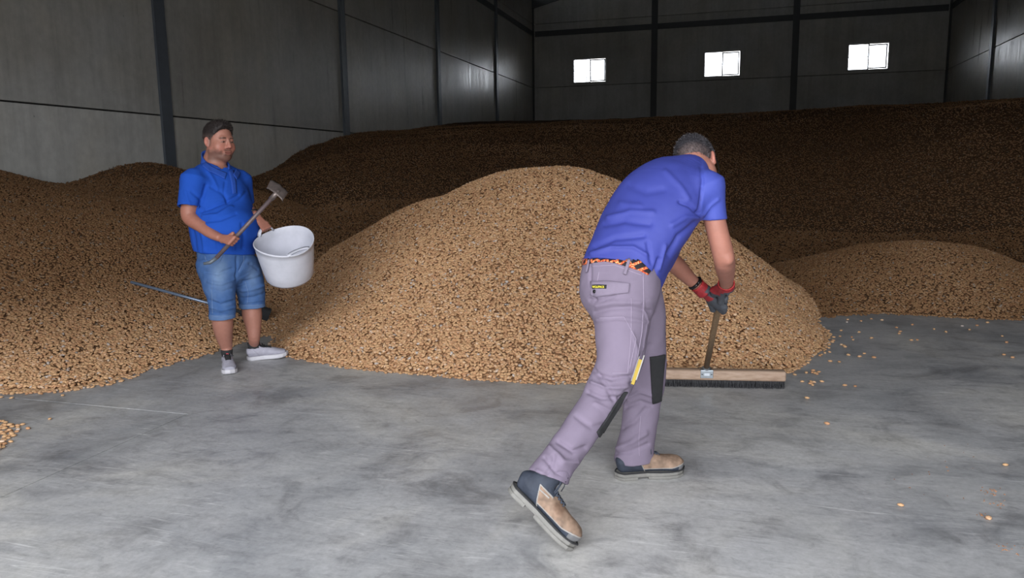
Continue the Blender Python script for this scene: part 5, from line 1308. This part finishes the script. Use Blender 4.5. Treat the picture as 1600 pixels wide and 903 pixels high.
V1, Q1 = Field([('+', Loft([(at(968, 411, 3.035), .146, .109, S2), (at(967.5, 414, 3.03), .150, .113, S2)], cap=.15), 0), ('-', Loft([(at(969, 390, 3.035), .146, .108, S2), (at(967, 425, 3.03), .148, .112, S2)], cap=.5), 0)], .006).mesh()
mesh_obj('belt_inner', V1, Q1, M['black'], m2, True)
for tp, bt_ in (([(921.5, 407), (923.5, 407)], [(917.5, 426), (919.5, 426)]), ([(981, 406), (985.5, 407.5)], [(974, 429), (978.5, 430.5)])):
    wrap_strip(bvt, tp, bt_, 5, 8, .008, .003, 'belt_loop', M['canvas_flat'], to)
# rear pocket flap with woven label and snap
fp = wrap_strip(bvt, [(924.5, 440), (950, 439.5), (984, 443)], [(923.5, 461), (932, 464), (958, 460), (982, 457.5)], 26, 9, .002, .005, 'pocket_flap', M['canvas_flat'], to)
fl2 = wrap_strip(bvt, [(927.5, 446), (949, 446.3)], [(928, 451.3), (948.5, 451.5)], 10, 4, .0075, .0012, 'label_patch', M['patch'], to)
sp = at(930.8, 455.5, 3); h = bvt.ray_cast(Vector(CAMP), Vector(unit(sp-CAMP)))
if h[0] is not None:
    p = np.array(h[0]); n_ = np.array(h[1]); n_ = n_ if n_ @ FW < 0 else -n_
    MB().tube([p+n_*.004, p+n_*.0095, p+n_*.0105], [.0072, .0072, .005], 16).build('snap_button', M['black_gloss'], to, True)
h1_, h2_ = [bvt.ray_cast(Vector(CAMP), Vector(unit(at(*q, 3)-CAMP))) for q in ((928.3, 450.9), (948.3, 451.0))]
if h1_[0] is not None and h2_[0] is not None:
    a, b = np.array(h1_[0]), np.array(h2_[0]); n_ = np.array(h1_[1])+np.array(h2_[1]); n_ = unit(n_ if n_ @ FW < 0 else -n_)
    ex = unit(b-a); n_ = unit(n_-ex*(n_ @ ex)); ey = np.cross(n_, ex)
    tc = bpy.data.curves.new('label_text', 'FONT'); tc.body = 'WOLFPACK'; tc.size = 1; tc.space_character = 1.05; tc.offset = .02; tc.extrude = .02
    to_ = bpy.data.objects.new('label_text', tc); COL.objects.link(to_); bpy.context.view_layer.update()
    me = bpy.data.meshes.new_from_object(to_.evaluated_get(bpy.context.evaluated_depsgraph_get())); bpy.data.objects.remove(to_)
    co = np.array([v.co[:] for v in me.vertices]); w_ = co[:, 0].max()-co[:, 0].min(); hgt = co[:, 1].max()-co[:, 1].min(); Lw = np.linalg.norm(b-a)*.95
    co[:, 0] = (co[:, 0]-co[:, 0].min())/w_*Lw+Lw*.02; co[:, 1] = (co[:, 1]-co[:, 1].min())/hgt*.0088+.0022; co[:, 2] = co[:, 2]*.01
    P = a+n_*.0130+co[:, :1]*ex+co[:, 1:2]*ey+co[:, 2:]*n_
    for v, q in zip(me.vertices, P): v.co = q
    me.materials.clear(); me.materials.append(simple('yellow_thread', srgb(216, 204, 60), .7, 0, .02))
    lo_ = bpy.data.objects.new('label_text', me); COL.objects.link(lo_); lo_.parent = to; tag(lo_, kind=None)
# side pocket edge, knee patches
wrap_strip(bvt, [(1015, 557.5), (1027, 556), (1038, 553.5)], [(1019, 630), (1025, 629), (1032, 626)], 12, 20, .002, .005, 'knee_patch', M['patch'], to)
wrap_strip(bvt, [(975, 612), (962, 629), (948, 652), (932, 675)], [(980, 612), (968, 634), (953, 657), (936, 684)], 18, 7, .002, .005, 'knee_patch', M['patch'], to)
# folding rule standing in the thigh pocket
fr = empty('folding_rule', at(1000, 580, 3.0), 'yellow folding rule with pale edge sticking out of the bending man\'s thigh pocket', 'rule')
h = bvt.ray_cast(Vector(CAMP), Vector(unit(at(994, 580, 3)-CAMP))); dpt = project(np.array(h[0]))[2] if h[0] is not None else 2.9
a, b = at(1003, 556, dpt+.00), at(988, 602, dpt-.035)
ex = unit(b-a); nx2 = unit(np.cross(ex, RT)); nx2 = nx2 if nx2 @ FW < 0 else -nx2; wy = np.cross(nx2, ex)
def bar(name, p, q, w0, w1, t0, t1, mat, off=0):
    v = []
    for pt in (p, q): 
        for u in (w0, w1):
            for t_ in (t0, t1): v.append(pt+wy*(u)*(1 if off == 0 else 1)+nx2*t_)
    MB().add(v, [(0, 1, 3, 2), (4, 6, 7, 5), (0, 4, 5, 1), (2, 3, 7, 6), (0, 2, 6, 4), (1, 5, 7, 3)]).build(name, mat, fr)
yl = simple('yellow_rule', srgb(160, 134, 32), .5, 0, .05); wh = simple('pale_rule', srgb(150, 148, 142), .5, 0, .05)
bar('yellow_slat', a+ex*.02, b, -.008, .004, .012, .018, yl); bar('pale_slat', a, b-ex*.02, .004, .008, .010, .018, wh); bar('pale_slat', a+ex*.01, b-ex*.01, -.011, -.009, .011, .019, wh)

# gloves
def glove(wr_pt, el_pt, rodp, flip, rthumb, name):
    dirw = unit(wr_pt-el_pt); o = grip_ops(wr_pt+dirw*.01, rodp, bax, .0165, side=rthumb, s=1.12, thick=1.16, flip=flip)
    o += [('+', Loft([(wr_pt-dirw*.030, .036, .038, UPV if abs(dirw[2]) < .7 else S), (wr_pt, .033, .036, UPV if abs(dirw[2]) < .7 else S), (wr_pt+dirw*.03, .034, .038, UPV if abs(dirw[2]) < .7 else S)], cap=.2), .02)]
    f = Field(o, .0035); X, Y, Z = f.ax(np.zeros(3, int), f.n)
    f.F = np.maximum(f.F, Half(wr_pt-dirw*.024, -dirw)(X, Y, Z))
    f.F = np.maximum(f.F, -Cap(wr_pt-dirw*.06, wr_pt-dirw*.005, .031)(X, Y, Z))
    V, Q = f.mesh(); N = vnormals(V, Q); V = V+N*(.0016*n3(V, 70)+.001*n3(V, 160, 2))[:, None]
    al = (V-wr_pt) @ dirw; C = np.tile(np.array(srgb(76, 79, 86)[:3]), (len(V), 1))*(1+.25*n3(V, 60))[:, None]
    red = np.array(srgb(150, 42, 48)[:3])
    w_ = rodp-wr_pt; t = unit(w_-bax*(w_ @ bax)); n_ = unit(np.cross(bax, t))*flip
    back = ((V-rodp) @ n_)
    m = (al < .012) | ((back > .028) & (al < .085))
    C[m] = red*(1+.2*n3(V, 50))[m, None]
    C[(al < -.012)] = srgb(166, 46, 48)[:3]
    return emit(name, V, Q, M['glove'], m2, C)
glove(wR, at(1133, 418, 3.22), gR, -1, 1, 'work_glove'); glove(wL, at(1056, 414, 3.49), gL, 1, 1, 'work_glove')
dl = unit(wL-at(1056, 414, 3.49)); u1 = unit(np.cross(dl, UPV)); u2 = np.cross(u1, dl)
MB().tube([wL-dl*.036+u1*.0295*math.cos(a)+u2*.031*math.sin(a) for a in np.linspace(0, 2*math.pi, 22)], .0075, 8).build('wrist_watch', M['black_gloss'], m2, True)

# boots
toe = on_floor(887, 861); heel = at(793.5, 768, 2.78)
fwdB = unit(toe-heel); upB = unit(ijk(.66, .72, .02)); ftB = Foot(heel, fwdB, upB, .315, 1)
lowest = min(ftB.W(x, y, 0)[2] for x, y in shoe_outline(.315, .052, .042)); ftB.H = ftB.H-UPV*lowest*1.0
bo = group_part('work_boot', m2); make_boot(ftB, bo)
hF = on_floor(961, 748); ftF = Foot(hF, unit(ijk(1.0, 0, .16)), UPV, .315, -1); bo = group_part('work_boot', m2); make_boot(ftF, bo)

# broom
bc = br0.copy(); bc[2] = .0
bm_ = empty('push_broom', (bc[0], bc[1], 0), 'wide push broom with pale wooden head, dark bristles and long wooden handle', 'broom')
e0, e1 = on_floor(976, 601, .0), on_floor(1226, 606, .0); hd = unit(e1-e0); hd[2] = 0; hd = unit(hd); hb = np.cross(UPV, hd)
cen = (e0+e1)/2; hl = np.linalg.norm(e1-e0)/2; Rm = np.array([[hd[0], hb[0], 0, cen[0]], [hd[1], hb[1], 0, cen[1]], [0, 0, 1, 0], [0, 0, 0, 1]])
wood = NT('pale_beech'); wv = wood.noise(5, 5, .6, wood.coord((1.2, 14, 14), (0, 0, -math.atan2(hd[1], hd[0])), 'World')); M['wood'] = wood.done(wood.ramp(wv, [(.3, srgb(146, 120, 102)), (.5, srgb(166, 140, 120)), (.7, srgb(178, 154, 136))]), .6, wood.bump(wv, .15, .002))
MB().box((-hl, -.036, .046), (hl, .036, .110), .014, Rm).build('broom_head', M['wood'], bm_, True)
# tufts of bristle, joined
vv, ff = [], []; rb = np.random.default_rng(9)
for i in range(150):
    for j in range(5):
        x = -hl+.012+(2*hl-.024)*i/149; y = -.026+.013*j
        for k in range(5):
            a0 = np.array([x+rb.normal(0, .002), y+rb.normal(0, .002), .050]); a1 = a0+np.array([rb.normal(0, .006), rb.normal(0, .004)+(-.006 if j < 2 else .004), -.049+rb.uniform(0, .006)]); w_ = np.array([.0013, 0, 0]) if k % 2 else np.array([.0009, .0009, 0])
            n = len(vv); vv += [a0-w_, a0+w_, a1+w_*.6, a1-w_*.6]; ff.append((n, n+1, n+2, n+3))
vv = np.array(vv) @ Rm[:3, :3].T+Rm[:3, 3]
bb = mesh_obj('bristles', vv, np.array(ff), simple('dark_bristle', srgb(44, 44, 48), .7), bm_); tag(bb, kind='stuff')
MB().box((-hl+.01, -.028, .030), (hl-.01, .028, .050), 0, Rm).build('bristle_core', M['black'], bm_)
hw = NT('worn_handle_wood'); hv = hw.noise(6, 4, .6, hw.coord((20, 20, 2), kind='World')); M['hwood'] = hw.done(hw.ramp(hv, [(.3, srgb(112, 88, 64)), (.7, srgb(150, 124, 94))]), .6, hw.bump(hv, .2, .002))
hend = cen+hd*((br0-cen) @ hd)+UPV*.110; 
MB().tube([br1-bax*.02, br1, (br1+hend)/2, hend+UPV*.004], [.012, .0165, .0165, .0175], 16).build('handle', M['hwood'], bm_, True)
zinc = simple('zinc_bracket', srgb(150, 156, 162), .3, .8, .08, 40)
xb = (hend-cen) @ hd
mb = MB(); mb.box((xb-.038, -.040, .062), (xb+.038, -.034, .108), .002, Rm); mb.box((xb-.038, -.040, .106), (xb+.038, .036, .113), .002, Rm)
br = mb.build('bracket', zinc, bm_)
MB().tube([hend-bax*.0+UPV*.0, hend-unit(hend-br1)*.045], [.024, .0195], 16).build('socket', zinc, br, True)
MB().tube([hend+UPV*.002, hend+UPV*.014], [.030, .027], 16).build('socket_ring', zinc, br, True)
mb = MB()
for k in (-1, 1): 
    p = cen+hd*(xb+k*.028)-hb*.041+UPV*.086; mb.tube([p, p-hb*.003], [.004, .003], 10)
mb.build('screws', M['dark_steel'], br)
MB().box((xb-.016, -.0415, .078), (xb+.016, -.0395, .094), 0, Rm).build('label', simple('pale_label', srgb(200, 206, 214), .4), br)
